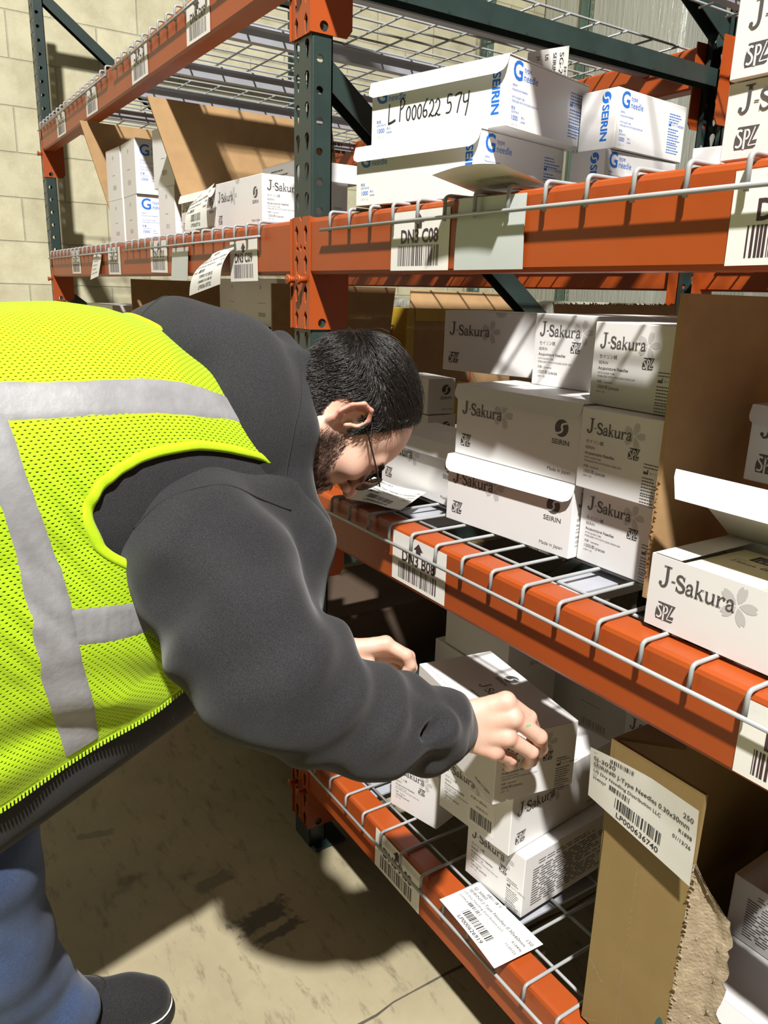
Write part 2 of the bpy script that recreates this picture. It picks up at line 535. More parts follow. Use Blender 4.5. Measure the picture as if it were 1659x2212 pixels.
def spz():
    P = Print()
    P.put('ink_grey', poly2d([(.06, 0), (.0, .2), (.02, .55), (.10, .80), (.22, .95), (.10, 1.0), (.16, 1.06), (1.30, 1.06), (.98, .36), (1.24, .40), (1.20, .08), (1.08, 0)]))
    c = curve2d([(.40, .84), (.28, .90), (.16, .82), (.17, .68), (.30, .55), (.40, .40), (.38, .22), (.25, .12), (.10, .18)], 30)
    P.put('white_card', stroke2d(c, .105), layer=1)
    P.put('white_card', stroke2d([(.56, .92), (.56, 0)], .11), layer=1)
    c = curve2d([(.55, .88), (.74, .86), (.80, .68), (.72, .50), (.57, .46)], 20)
    P.put('white_card', stroke2d(c, .09), layer=1)
    P.put('white_card', stroke2d([(1.08, .98), (.80, .14)], .06), layer=1)
    P.put('white_card', stroke2d([(.80, .14), (1.22, .17)], .06), layer=1)
    return P
SPZ = spz()

def small_lines(w, n, lh, key='ink_grey', seed=1, th=.35):
    """print too fine to read"""
    R = random.Random(seed); P = Print()
    for i in range(n):
        x = 0; end = w*R.uniform(.6, 1.0)
        while x < end:
            d = R.uniform(.05, .14)*w
            d = min(d, end-x)
            y = -i*lh
            P.put(key, (np.array([(x, y), (x+d, y), (x+d, y+lh*th), (x, y+lh*th)]), [[0, 1, 2, 3]]))
            x += d+.025*w
    return P

def barcode(w, h, seed=1, key='ink_black', n=46):
    R = random.Random(seed); P = Print()
    ws = [R.choice((1, 1, 2, 3)) for _ in range(n)]
    tot = sum(ws); x = 0
    for i, k in enumerate(ws):
        d = k*w/tot
        if i % 2 == 0:
            P.put(key, (np.array([(x, 0), (x+d, 0), (x+d, h), (x, h)]), [[0, 1, 2, 3]]))
        x += d
    return P

def arrow_up(k):
    return poly2d([(0, 1*k), (.62*k, .42*k), (.32*k, .42*k), (.32*k, 0), (-.32*k, 0), (-.32*k, .42*k), (-.62*k, .42*k)])

def factory_icon():
    return poly2d([(0, 0), (1, 0), (1, .9), (.78, .9), (.78, .38), (.55, .60), (.55, .38), (.30, .60), (.30, .38), (0, .60)])

def apply_print(mb, pr, fmap, slots, off=.00022):
    """fmap(u, v, h) -> 3D point; adds the print to a mesh with material slots"""
    for key, V, Fs, layer in pr:
        if key not in slots: slots.append(key)
        mi = slots.index(key)
        mb.add([fmap(u, v, off*(1+layer)) for u, v in V], Fs, mi)

# ---- location labels on the shelf beams
def bin_print(code, w=.15, h=.086, seed=3):
    P = Print()
    P.put('ink_plum', arrow_up(.021), w*.5, h*.70)
    P.put('ink_plum', text2d(code, .0270, .030, .90, 'CENTER'), w*.5, h*.47)
    P.put_all(barcode(w*.72, h*.34, seed, 'ink_plum', 60), w*.13, h*.08)
    return P

# ------------------------------------------------------------------ rack: upright frames
HOLE = .0508
def circ(cx, cy, r, n=14, sq=1.0):
    return [(cx+r*math.cos(2*PI*i/n), cy+sq*r*math.sin(2*PI*i/n)) for i in range(n)][::-1]
def teardrop(cx, cy, s=1.0):
    top = [(cx+.0085*s*math.cos(a), cy+.008*s+.0095*s*math.sin(a)) for a in [PI*k/8 for k in range(-1, 10)]]
    return (top+[(cx-.0035*s, cy-.013*s), (cx, cy-.0165*s), (cx+.0035*s, cy-.013*s)])[::-1]
COL_W, COL_D, COL_T, FR_H = .074, .041, .0025, 2.62
def column(parent, rear=False, material='green', depth=1.22):
    mb = MB()
    # front face in plane y=0 (local x = world x, local y = world z, normal -y)
    Mf = Matrix(((1, 0, 0, 0), (0, 0, -1, 0), (0, 1, 0, 0), (0, 0, 0, 1)))
    n = int(FR_H/HOLE)
    hs = []; side = []
    z0 = 1.6503-32*HOLE
    for k in range(n+1):
        z = z0+k*HOLE
        if .03 < z < FR_H-.03:
            for cx in (-.0205, -.0565): hs.append(teardrop(cx, z+.022-.006))
            side.append(z)
    mb.plate([(-COL_W+.003, 0), (-.003, 0), (-.003, FR_H), (-COL_W+.003, FR_H)], hs, COL_T, Mf)
    # side faces with round holes; local x = world y, local y = world z
    Mr = Matrix(((0, 0, 1, 0), (1, 0, 0, 0), (0, 1, 0, 0), (0, 0, 0, 1)))
    sh = [circ(.0155, z, .0072, 14, .95) for z in side]
    mb.plate([(.003, 0), (COL_D, 0), (COL_D, FR_H), (.003, FR_H)], sh, COL_T, Mr)
    Ml = Matrix.Translation((-COL_W, 0, 0)) @ Matrix(((0, 0, -1, 0), (-1, 0, 0, 0), (0, 1, 0, 0), (0, 0, 0, 1)))
    mb.plate([(-COL_D, 0), (-.003, 0), (-.003, FR_H), (-COL_D, FR_H)], [circ(-.0155, z, .0072, 14, .95) for z in side], COL_T, Ml)
    # rounded corners and back lips
    for sx, x in ((1, 0), (-1, -COL_W)):
        V = []; Fc = []
        for i in range(5):
            a = PI/2*i/4
            px = x-sx*(.003-.003*math.sin(a)); py = .003-.003*math.cos(a)
            V += [(px, py, 0), (px, py, FR_H)]
            if i: Fc.append((2*i-2, 2*i, 2*i+1, 2*i-1) if sx > 0 else (2*i-1, 2*i+1, 2*i, 2*i-2))
        mb.add(V, Fc, 0, True)
        mb.box((min(x, x-sx*.014), COL_D-COL_T, 0), (max(x, x-sx*.014), COL_D, FR_H))
    c = mb.build('column', M[material], parent)
    if rear:
        c.rotation_euler = (0, 0, PI); c.location = (-COL_W, depth, 0)
    mb = MB().rbox((-.078, .004, 0), (.024, .085, .006), .002)
    f = mb.build('foot_plate', M[material], parent)
    if rear:
        f.rotation_euler = (0, 0, PI); f.location = (-COL_W, depth, 0)
def brace(parent, name, y0, z0, y1, z1):
    a = Vector((-.037, y0, z0)); b = Vector((-.037, y1, z1))
    t = (b-a).normalized(); up = Vector((1, 0, 0)); w = t.cross(up)
    mb = MB()
    V = []
    prof = [(-.019, -.02), (.019, -.02), (.019, .02), (.0165, .02), (.0165, -.0175), (-.0165, -.0175), (-.0165, .02), (-.019, .02)]
    k = len(prof)
    for p in (a, b):
        V += [p+up*u-w*v*(-1) for u, v in prof]
    Fc = [(i, (i+1) % k, k+(i+1) % k, k+i) for i in range(k)]
    mb.add(V, Fc)
    mb.build(name, M['green'], parent)
def upright_frame(x, label, hs, ds):
    r = empty('upright_frame', (x, 0, 0))
    tag(r, label, 'rack frame', 'upright frames of the racking')
    column(r); column(r, True)
    for z in hs: brace(r, 'horizontal_brace', .03, z, 1.19, z)
    for za, zb in ds: brace(r, 'diagonal_brace', .038, za, 1.185, zb)
    return r
upright_frame(0.0, 'dark green perforated upright rack frame in the middle, behind the bending person', (.19, .70, 1.80, 2.58), ((1.64, .785), (2.50, 1.90), (.24, .66)))
upright_frame(-2.42, 'dark green upright rack frame at the far end beside the block wall', (.19, 1.36, 2.58), ((2.385, 1.50), (1.222, .36)))

rb_ = empty('upright_frame', (-2.40, 2.36, 0))
tag(rb_, 'pale green upright frame of the next rack, seen behind through the wire decks', 'rack frame', 'upright frames of the racking')
FR_H = 4.2
column(rb_, False, 'teal', .80); column(rb_, True, 'teal', .80)
FR_H = 2.62
# ------------------------------------------------------------------ rack: beams
def connector(parent, side):
    """side 'L' sits on the column at the left end of a beam, local x = 0 at the column face"""
    mb = MB()
    s = 1 if side == 'L' else -1
    Mf = Matrix.Translation((0, -.0035, 0)) @ Matrix(((s, 0, 0, 0), (0, 0, -1, 0), (0, 1, 0, 0), (0, 0, 0, 1)))
    def dia(cx, cz):
        return [(cx, cz-.019), (cx-.0035, cz-.015), (cx-.007, cz+.006), (cx-.004, cz+.011), (cx, cz+.0165), (cx+.004, cz+.011), (cx+.007, cz+.006), (cx+.0035, cz-.015)]
    out = [(-.036, -.202), (-.004, -.202), (.003, -.198), (.003, .002), (-.004, .004), (-.030, .004), (-.036, -.004), (-.036, -.045), (-.033, -.052), (-.036, -.060)]
    hs = [dia(-.0185, z) for z in (-.027, -.081, -.135, -.184)]
    hs.append(circ(-.022, -.054, .0045, 10))
    if s < 0:
        out = out; 
    mb.plate(out, [h if True else h for h in hs], .003, Mf)
    if s < 0:
        mb.f = [tuple(reversed(f)) for f in mb.f]
    Ms = Matrix.Translation((s*.0035, 0, 0)) @ Matrix(((0, 0, s, 0), (1, 0, 0, 0), (0, 1, 0, 0), (0, 0, 0, 1)))
    nf = len(mb.f)
    mb.plate([(-.0065, -.202), (.068, -.202), (.079, -.188), (.079, .0), (-.0065, .002)], [circ(.0215, -.190, .0088, 18)], .003, Ms)
    if s < 0:
        mb.f[nf:] = [tuple(reversed(f)) for f in mb.f[nf:]]
    c = mb.build('end_connector', M['orange'], parent)
    # safety pin with a domed head
    px = -s*.016
    mb = MB().tube([(px, -.003, -.110), (px, -.015, -.110), (px, -.017, -.110)], [.0062, .0062, .0062], 14)
    mb.tube([(px, -.017, -.110), (px, -.0185, -.110), (px, -.0225, -.110), (px, -.0235, -.110)], [.0062, .0095, .0095, .007], 16)
    mb.tube([(px, -.0234, -.110), (px, -.0241, -.110)], [.0038, .003], 10)
    pin = mb.build('safety_pin', M['orange'], parent)
    return c, pin
def rack_beam(x0, x1, zt, label, rear=False, labels=(), group='orange shelf beams'):
    """a step beam whose top is at zt, front face at y = -0.004"""
    L = x1-x0
    r = empty('shelf_beam', (x0, 0, zt))
    tag(r, label, 'shelf beam', group)
    mb = MB()
    h = .100
    prof = [(-.004, -h+.006), (.0, -h), (.041, -h), (.045, -h+.005), (.045, -.006), (.040, 0), (.003, 0), (-.002, -.003), (-.004, -.008)]
    k = len(prof); V = []
    for xx in (.0035, L-.0035): V += [(xx, y, z) for y, z in prof]
    mb.add(V, [(i, k+i, k+(i+1) % k, (i+1) % k) for i in range(k)])
    mb.build('beam_tube', M['orange'], r)
    for side, xx in (('L', 0), ('R', L)):
        for c in connector(r, side):
            c.location = (xx, 0, 0)
    for lx, lz, code, seed in labels:
        mb = MB(); slots = ['label_paper']
        mb.add([(0, 0, 0), (.15, 0, 0), (.15, 0, .086), (0, 0, .086)], [(0, 1, 2, 3)])
        mb.add([(0, .0004, 0), (.15, .0004, 0), (.15, .0004, .086), (0, .0004, .086)], [(3, 2, 1, 0)])
        mb.add([(0, 0, 0), (.15, 0, 0), (.15, .0004, 0), (0, .0004, 0)], [(3, 2, 1, 0)])
        apply_print(mb, bin_print(code, seed=seed), lambda u, v, hh: (u, -hh, v), slots)
        lb = mb.build('location_label', [M[s] for s in slots], r, (lx-x0, -.0052, lz-zt), (0, random.uniform(-.015, .015), 0))
        lb['label'] = 'white shelf location label with an arrow, a bay code and a barcode'
    if rear:
        r.rotation_euler = (0, 0, PI); r.location = (x1, 1.22, zt)
    return r
ZA, ZB, ZC, ZD = .255, .870, 1.383, 1.891
XR = 2.44
rack_beam(0, XR, ZA, 'lowest orange front beam of the near bay, just above the concrete floor', labels=[(.286, .163, 'DN3 A08', 11), (.872, .164, 'DN3 A07', 12)])
rack_beam(0, XR, ZB, 'orange front beam of the near bay at the height of the person\'s chin', labels=[(.312, .778, 'DN3 B08', 13), (.968, .775, 'DN3 B07', 14)])
rack_beam(0, XR, ZC, 'orange front beam of the near bay under the blue lettered boxes', labels=[(.279, 1.287, 'DN3 C08', 15), (.874, 1.287, 'DN3 C07', 16)])
rack_beam(0, XR, ZD, 'topmost orange beam of the near bay, at the top edge of the photo')
XL0, XL1 = -2.42, -.074
rack_beam(XL0, XL1, ZA, 'lowest orange front beam of the far bay, behind the person\'s sleeve')
rack_beam(XL0, XL1, ZB, 'orange front beam of the far bay hidden mostly behind the person')
rack_beam(XL0, XL1, ZC, 'orange front beam of the far bay with the curled tag and small labels hanging on it',
          labels=[(-.385, 1.268, 'DN3 C09', 21), (-.985, 1.292, 'DN3 C10', 22), (-1.46, 1.288, 'DN3 C11', 23), (-2.02, 1.293, 'DN3 C12', 24)])
rack_beam(XL0, XL1, ZD, 'topmost orange beam of the far bay, rising across the upper left',
          labels=[(-.62, 1.797, 'DN3 D09', 25), (-1.075, 1.797, 'DN3 D10', 26), (-1.62, 1.797, 'DN3 D11', 27), (-2.10, 1.797, 'DN3 D12', 28)])
for x0, x1, nm in ((0, XR, 'near'), (XL0, XL1, 'far')):
    for z, lv in ((ZA, 'lowest shelf'), (ZB, 'second shelf'), (ZC, 'third shelf'), (ZD, 'top shelf')):
        rack_beam(x0, x1, z, 'orange rear beam at the back of the %s in the %s bay' % (lv, nm), rear=True)

# ------------------------------------------------------------------ rack: wire decks
WR = .0029
PITCH_X = .0665
def wire_deck(x0, n, zt, label):
    W = PITCH_X*(n-1)
    r = empty('wire_deck', (x0, 0, zt))
    tag(r, label, 'wire shelf deck', 'wire mesh decks on the rack levels')
    mb = MB()
    z = .004
    for i in range(n):
        x = i*PITCH_X
        pts = fillet([(x, -.013, -.030), (x, -.013, z), (x, 1.233, z), (x, 1.233, -.030)], .008, 4)
        mb.tube(pts, WR, 7)
    for zz, yy in ((-.0255, -.0175), (-.0255, 1.2375)):
        mb.tube([(-.028, yy, zz), (W+.012, yy, zz)], WR, 8)
    y = .052
    while y < 1.19:
        mb.tube([(-.012, y, z-.0052), (W+.012, y, z-.0052)], WR*.95, 6)
        y += .0985
    mb.build('wire_mesh', M['wire'], r)
    for cx in (.12, W/2, W-.12):
        mc = MB()
        a = [(-.032, -.0095), (-.032, -.013), (-.018, -.016), (-.012, -.042), (.012, -.042), (.018, -.016), (.032, -.013), (.032, -.0095)]
        b = [(-.030, -.008), (-.030, -.008), (-.0165, -.0085), (-.0165, -.0085), (.0165, -.0085), (.0165, -.0085), (.030, -.008), (.030, -.008)]
        k = len(a); V = []
        for yy in (.047, 1.173): V += [(cx+u, yy, v) for u, v in a]
        for i in range(k-1):
            mc.add([V[i], V[i+1], V[k+i+1], V[k+i]], [(3, 2, 1, 0)])
        mc.add([(cx-.032, .047, -.0095), (cx+.032, .047, -.0095), (cx+.032, 1.173, -.0095), (cx-.032, 1.173, -.0095)], [(0, 1, 2, 3)])
        mc.add([V[i] for i in range(k)], [tuple(range(k))]); mc.add([V[k+i] for i in range(k)], [tuple(range(k-1, -1, -1))])
        mc.build('support_channel', M['channel'], r)
    return r
for z, nm in ((ZA, 'lowest'), (ZB, 'second'), (ZC, 'third'), (ZD, 'top')):
    wire_deck({ZA: .050, ZB: .111, ZC: .093, ZD: .085}[z], 17, z, 'grey wire deck nearest the camera on the %s shelf of the near bay' % nm)
    wire_deck(-2.385, 17, z, 'grey wire deck by the block wall on the %s shelf of the far bay' % nm)
    wire_deck(-1.205, 17 if z != ZC else 16, z, 'grey wire deck next to the middle frame on the %s shelf of the far bay' % nm)

# ------------------------------------------------------------------ product boxes
def face_maps(w, d, h):
    a, b = w/2, d/2
    return {
        'front': lambda u, v, o: (-a+u, -b-o, v),
        'right': lambda u, v, o: (a+o, -b+u, v),
        'left': lambda u, v, o: (-a-o, b-u, v),
        'back': lambda u, v, o: (a-u, b+o, v),
        'top': lambda u, v, o: (-a+u, -b+v, h+o),
    }

def p_long(w, h, s=1.0, notch=False):
    """long side: word and mark, maker's sign, small line"""
    P = Print(); k = .0245*s
    P.put_all(FLOWER, .012+k*4.0, h*.60+k*.35, k*.92)
    P.put_all(SERIF, .014, h*.60, k, layer=2)
    P.put_all(SPZ, .014, h*.13, k*.80)
    P.put_all(LOGO, w-.030*s-.006, h*.60, .0135*s)
    P.put('ink_grey', text2d('Made in Japan', .0078*s, .0, 1.05, 'RIGHT'), w-.012, h*.10)
    if notch: P.put('ink_pale', poly2d([(.012*math.cos(a), -.010*math.sin(a)) for a in [PI*i/12 for i in range(13)]][::-1]), w*.5, h)
    return P

def p_end(w, h, s=1.0, seed=1, side_text=True, mark=True):
    P = Print(); k = .0205*s
    P.put_all(FLOWER, .012+k*4.0, h*.70+k*.35, k*.92)
    P.put_all(SERIF, .012, h*.70, k, layer=2)
    if mark: P.put_all(SPZ, w*.5+.012*s, h*.49, k*.72)
    y = h*.575
    P.put('ink_grey', text2d('セイリン鍼', .0064*s), .012, y)
    P.put('ink_grey', text2d('SEIRIN', .0060*s), .012, y-.0082*s)
    P.put('ink_grey', text2d('Acupuncture Needles', .0060*s, .012), .012, y-.0160*s)
    P.put('ink_grey', text2d('WITH GUIDE TUBE', .0036*s), .012, y-.0218*s)
    P.put('ink_grey', text2d('STERILIZED WITH ETHYLENE OXIDE GAS', .0036*s), .012, y-.0266*s)
    P.put('ink_grey', text2d('内容 / contents', .0044*s), .012, y-.0345*s)
    P.put('ink_grey', text2d('1000本/pieces', .0070*s), .012, y-.0425*s)
    P.put('ink_grey', text2d('(100 × 10)', .0038*s), .012, y-.0480*s)
    if side_text:
        x = w-.036*s
        P.put_all(small_lines(.030*s, 2, .0042*s, seed=seed), x, h*.47)
        P.put('ink_grey', factory_icon(), x+.001, h*.36, .0075*s)
        P.put('ink_grey', text2d('セイリン株式会社', .0040*s), x+.0105*s, h*.37)
        P.put_all(small_lines(.030*s, 6, .0042*s, seed=seed+1), x, h*.31)
        P.put_all(small_lines(.030*s, 4, .0042*s, seed=seed+2), x, h*.10)
    return P

def p_dense(w, h, seed=5):
    P = Print()
    P.put_all(small_lines(w*.62, 2, h*.045, seed=seed), w*.14, h*.84)
    P.put_all(small_lines(w*.82, 15, h*.043, seed=seed+1, th=.42), w*.09, h*.72)
    return P

def p_top(w, d):
    """lid: maker's sign and word read from the narrow end"""
    P = Print()
    P.put_all(LOGO, w*.42, d*.78, .0135)
    P.put_all(SERIF, w*.40, d*.40, .021)
    P.put_all(small_lines(w*.30, 1, .006, seed=9), w*.44, d*.26)
    P.put_all(small_lines(w*.8, 1, .0045, 'ink_soft', seed=12), w*.06, d*.06)
    return P

def p_sticker(w, h):
    P = Print()
    P.put('label_paper', poly2d([(0, 0), (.062, 0), (.062, .062), (0, .062)]), w*.42, h*.10)
    x, y = w*.42, h*.10
    P.put('ink_grey', text2d('0.30 × 60mm', .0068, .01), x+.006, y+.049, layer=1)
    P.put('ink_grey', text2d('2028-03-31', .0062), x+.018, y+.036, layer=1)
    P.put_all(barcode(.050, .022, 8, 'ink_grey', 40), x+.006, y+.007, layer=1)
    return P

def swoosh_blue():
    return swoosh('ink_blue')

def p_g_end(w, h, s=1.0, seed=3, block=True):
    P = Print(); B = 'ink_blue'
    P.put(B, text2d('G', .034*s, .02), .010*s, h*.70)
    P.put(B, text2d('type', .0098*s, 0, 1.05), .037*s, h*.70+.0125*s)
    P.put(B, text2d('needle', .0140*s, 0, .98), .0365*s, h*.70+.001)
    y = h*.60
    P.put(B, text2d('SEIRIN', .0040*s), .011*s, y)
    P.put(B, text2d('Acupuncture Needles', .0042*s), .011*s, y-.0055*s)
    P.put(B, text2d('WITH GUIDE TUBE', .0036*s), .011*s, y-.0150*s)
    P.put(B, text2d('STERILIZED WITH ETHYLENE OXIDE GAS', .0036*s), .011*s, y-.0200*s)
    P.put(B, text2d('数量', .0048*s), .011*s, y-.029*s)
    P.put(B, text2d('CONTENTS', .0036*s), .011*s, y-.0335*s)
    P.put(B, text2d('1000', .0085*s, .01), .011*s, y-.0425*s)
    P.put(B, text2d('本入', .0042*s), .036*s, y-.0385*s)
    P.put(B, text2d('pieces', .0042*s), .036*s, y-.0435*s)
    P.put('ink_pale', text2d('(100 × 10)', .0040*s), .011*s, y-.0495*s)
    if block:
        x = w-.052*s
        P.put_all(small_lines(.042*s, 4, .0042*s, B, seed), x, h*.80)
        P.put(B, factory_icon(), x, h*.60, .0080*s)
        P.put(B, text2d('セイリン株式会社', .0048*s), x+.0105*s, h*.61)
        P.put_all(small_lines(.042*s, 6, .0043*s, B, seed+1), x, h*.54)
        P.put_all(small_lines(.040*s, 4, .0043*s, B, seed+2), x, h*.27)
    return P

def hand_number():
    """LP000622574 in black marker"""
    P = Print(); K = 'ink_black'
    def st(pts, dx, w=.085): P.put(K, stroke2d([(x+dx, y) for x, y in curve2d(pts, 20)] if len(pts) > 2 else [(x+dx, y) for x, y in pts], w))
    st([(0, 1.05), (-.06, .03)], 0); st([(-.08, .02), (.26, .10), (.48, .18)], 0, .13)
    st([(.88, 1.15), (.80, .05)], 0); st([(.80, 1.05), (.98, 1.22), (1.16, 1.02), (1.05, .78), (.86, .66)], 0)
    for dx in (1.30, 1.72, 2.12):
        st([(.16, .75), (.02, .52), (.05, .15), (.18, .06), (.29, .32), (.27, .65), (.14, .77)], dx)
    st([(.30, 1.0), (.08, .62), (.02, .26), (.14, .08), (.30, .20), (.24, .42), (.06, .38)], 2.52)
    for dx in (2.95, 3.38):
        st([(.03, .68), (.18, .88), (.33, .70), (.26, .38), (.06, .14), (.02, .04), (.14, .16), (.26, .06), (.40, .10)], dx)
    st([(.40, .95), (.14, .95), (.10, .58), (.28, .60), (.36, .38), (.26, .12), (.0, .10)], 4.15)
    st([(.0, .85), (.22, .95), (.42, .92), (.30, .55), (.18, .02)], 4.75)
    st([(.0, .88), (.0, .55), (.14, .48), (.32, .56)], 5.33); st([(.34, .98), (.30, .45), (.16, -.18)], 5.33)
    return P
HAND = hand_number()

def p_g_long(w, h, s=1.0, hand=False):
    P = Print(); B = 'ink_blue'
    P.put(B, text2d('G', .034*s, .02), .010*s, h*.66)
    P.put(B, text2d('type', .0098*s), .037*s, h*.66+.0125*s)
    P.put(B, text2d('needle', .0140*s, 0, .98), .0365*s, h*.66+.001)
    P.put(B, text2d('数量', .0050*s), .012, h*.345)
    P.put(B, text2d('CONTENTS', .0038*s), .012, h*.29)
    P.put(B, text2d('1000', .0088*s, .01), .012, h*.185)
    P.put(B, text2d('本入', .0044*s), .034, h*.225)
    P.put(B, text2d('pieces', .0044*s), .034, h*.165)
    P.put('ink_pale', text2d('(100 × 10)', .0042*s), .012, h*.10)
    P.put(B, text2d('SEIRIN', .0185*s, .028, 1.05), w-.026*s, h*.80, rot=-PI/2)
    P.put_all(swoosh_blue(), w-.0195*s, h*.885, .0085*s, rot=-PI/2)
    if hand: P.put_all(HAND, w*.15, h*.30, .0275*s)
    return P

def p_g_strip(w, h, s=1.0):
    """narrow end with the upright maker's name"""
    P = Print(); B = 'ink_blue'
    P.put(B, text2d('SEIRIN', .0185*s, .028, 1.05), w-.028*s, h*.74, rot=-PI/2)
    P.put_all(swoosh_blue(), w-.0215*s, h*.855, .0085*s, rot=-PI/2)
    return P

def p_code(w, h, seed):
    """plain end with a tiny barcode"""
    P = Print()
    P.put_all(FLOWER, w*.5, h*.82, .008, recolor='ink_soft')
    P.put_all(small_lines(w*.26, 1, .004, seed=seed), w*.40, h*.48)
    P.put_all(barcode(w*.24, h*.09, seed, 'ink_soft', 26), w*.42, h*.20)
    return P

BOXN = 0
def product_box(label, dims, loc, yaw=0.0, prints=None, flap=0.0, group=None, tilt=(0, 0), open_top=False, anchor='fl', cat='box', lift=.0):
    """dims (w, d, h); loc = front corner at the base ('fl' left end, 'fr' right end of the front face)"""
    w, d, h = dims
    fm = face_maps(w, d, h)
    mb = MB(); slots = ['white_card']
    r = .0011
    if not open_top:
        mb.rbox((-w/2, -d/2, 0), (w/2, d/2, h), r, 0, 1)
    else:
        t = .0012
        for lo, hi in (((-w/2, -d/2, 0), (w/2, -d/2+t, h)), ((-w/2, d/2-t, 0), (w/2, d/2, h)), ((-w/2, -d/2+t, 0), (-w/2+t, d/2-t, h)),
                       ((w/2-t, -d/2+t, 0), (w/2, d/2-t, h)), ((-w/2+t, -d/2+t, 0), (w/2-t, d/2-t, t))):
            mb.box(lo, hi)
    # lid seam just under the top on closed boxes
    for face, pr in (prints or {}).items():
        apply_print(mb, pr, fm[face], slots)
    c, s = math.cos(yaw), math.sin(yaw)
    ox, oy = (w/2, d/2) if anchor == 'fl' else (-w/2, d/2)
    o = mb.build('product_box', [M[k] for k in slots], None, (loc[0]+c*ox-s*oy, loc[1]+s*ox+c*oy, loc[2]), (tilt[0], tilt[1], yaw))
    tag(o, label, cat, group)
    if flap:
        # tuck-in lid with its front tongue left hanging outside, corners rounded
        m2 = MB()
        n = 18; V = []; Fc = []
        a = w/2+.0012; R = flap*.55
        top = [(-a+2*a*i/n) for i in range(n+1)]
        rows = 7
        for j in range(rows+1):
            t = j/rows
            zz = h+.0014-flap*t
            out = .0012+.0085*t
            inset = 0.0
            if flap*t > flap-R:
                q = (flap*t-(flap-R))/R
                inset = R*(1-math.sqrt(max(0, 1-q*q)))
            for x in top:
                V.append((x*(1-inset/a), -d/2-out, zz))
        for j in range(rows):
            for i in range(n):
                p0 = j*(n+1)+i
                Fc.append((p0, p0+n+1, p0+n+2, p0+1))
        m2.add(V, Fc, 0, True)
        m2.add([(x, y-.0007*0+.0006, z) for x, y, z in V], [tuple(reversed(f)) for f in Fc], 0, True)
        m2.box((-a, -d/2-.0014, h+.0004), (a, d/2, h+.0014))
        # side edges of the tongue
        lid = m2.build('lid_flap', M['white_card'], o)
    return o

WT = .0070      # wire thickness above a beam's top
zC, zB, zA = ZC+WT, ZB+WT, ZA+WT
GJ = 'grey lettered cartons on the shelves'
GG = 'blue lettered cartons on the third shelf'

# --- third shelf, near bay: four blue-lettered boxes
GD = (.262, .212, .089)
product_box('blue-lettered white carton at the bottom of the front stack, folded paper under its corner', (.262, .208, .089), (.172, -.008, zC), math.radians(11),
            {'front': p_g_long(.262, .089), 'right': p_g_end(.208, .089, seed=31)}, flap=.024, group=GG)
product_box('white carton with a number handwritten in black marker, on top of the front stack', (.262, .215, .089), (.203, .000, zC+.0905), math.radians(13.5),
            {'front': p_g_long(.262, .089, hand=True), 'right': p_g_end(.215, .089, seed=33)}, flap=.024, group=GG)
product_box('upper white carton with an upright blue name, second stack behind the handwritten one', (.066, .185, .083), (.486, .250, zC+.081), math.radians(6),
            {'front': p_g_strip(.066, .083, .92), 'right': p_g_end(.185, .083, .9, seed=35)}, group=GG, anchor='fr')
product_box('lower white carton of the second stack, its base hidden by the orange beam', (.066, .185, .080), (.482, .240, zC), math.radians(5),
            {'front': p_g_strip(.066, .080, .92), 'right': p_g_end(.185, .080, .9, seed=37)}, group=GG, anchor='fr')
product_box('plain small white carton half hidden behind the big grey-lettered stack', (.10, .10, .070), (.60, .285, zC), .25, {}, group=GJ)
J3 = (.27, .15, .0715)
product_box('lower of the two cartons at the photo edge on the third shelf', J3, (.826, .032, zC), .02, {'front': p_long(.27, .0715, 1.0)}, group=GJ)
product_box('upper of the two cartons at the photo edge on the third shelf', J3, (.829, .026, zC+.0725), .035, {'front': p_long(.27, .0715, 1.0)}, group=GJ)

# --- second shelf, near bay
H = .115
product_box('bottom long carton with a bright lid tongue in the middle of the second shelf', (.268, .135, .113), (.331, .092, zB), math.radians(5.5),
            {'front': p_long(.268, .113), 'right': p_end(.135, .113, seed=41, side_text=False)}, flap=.027, group=GJ)
product_box('middle long carton resting on the bright-lidded one, lid tongue creased flat', (.268, .135, .116), (.331, .104, zB+.1155), math.radians(3),
            {'front': p_long(.268, .116), 'right': p_end(.135, .116, seed=43, side_text=False)}, flap=.024, group=GJ)
product_box('long carton with a half-round notch, alone at the head of the stacks', (.262, .135, .114), (.117, .232, zB+.2335), math.radians(15),
            {'front': p_long(.262, .114, 1.0, True), 'right': p_end(.135, .114, seed=44)}, group=GJ)
product_box('end-on carton squeezed between the notched carton and the open-topped column', (.135, .262, .117), (.378, .225, zB+.2335), math.radians(2),
            {'front': p_end(.135, .117, 1.12, seed=45, side_text=False)}, group=GJ)
product_box('end-on carton at the bottom of the column beside the brown board', (.150, .262, .1145), (.599, .134, zB), 0,
            {'front': p_end(.150, .1145, seed=46)}, group=GJ)
product_box('end-on carton in the middle of the column beside the brown board', (.150, .262, .1145), (.603, .112, zB+.1155), 0,
            {'front': p_end(.150, .1145, seed=48)}, group=GJ)
product_box('end-on carton with a light band across it, highest in the column beside the board', (.150, .262, .1145), (.585, .142, zB+.231), 0,
            {'front': p_end(.150, .1145, seed=50)}, group=GJ)
product_box('carton with a lid tongue behind the person\'s nose, above the loose paper', (.26, .135, .112), (.048, .140, zB), math.radians(0),
            {'front': p_long(.26, .112)}, flap=.026, group=GJ)
product_box('small striped-lit carton behind the person\'s forehead', (.15, .078, .086), (-.155, .40, zB+.094), math.radians(-4),
            {'right': Print().put_all(LOGO, .052, .052, .013).put('ink_grey', text2d('Made in Japan', .006, 0, 1, 'RIGHT'), .074, .010)}, group=GJ, anchor='fr')
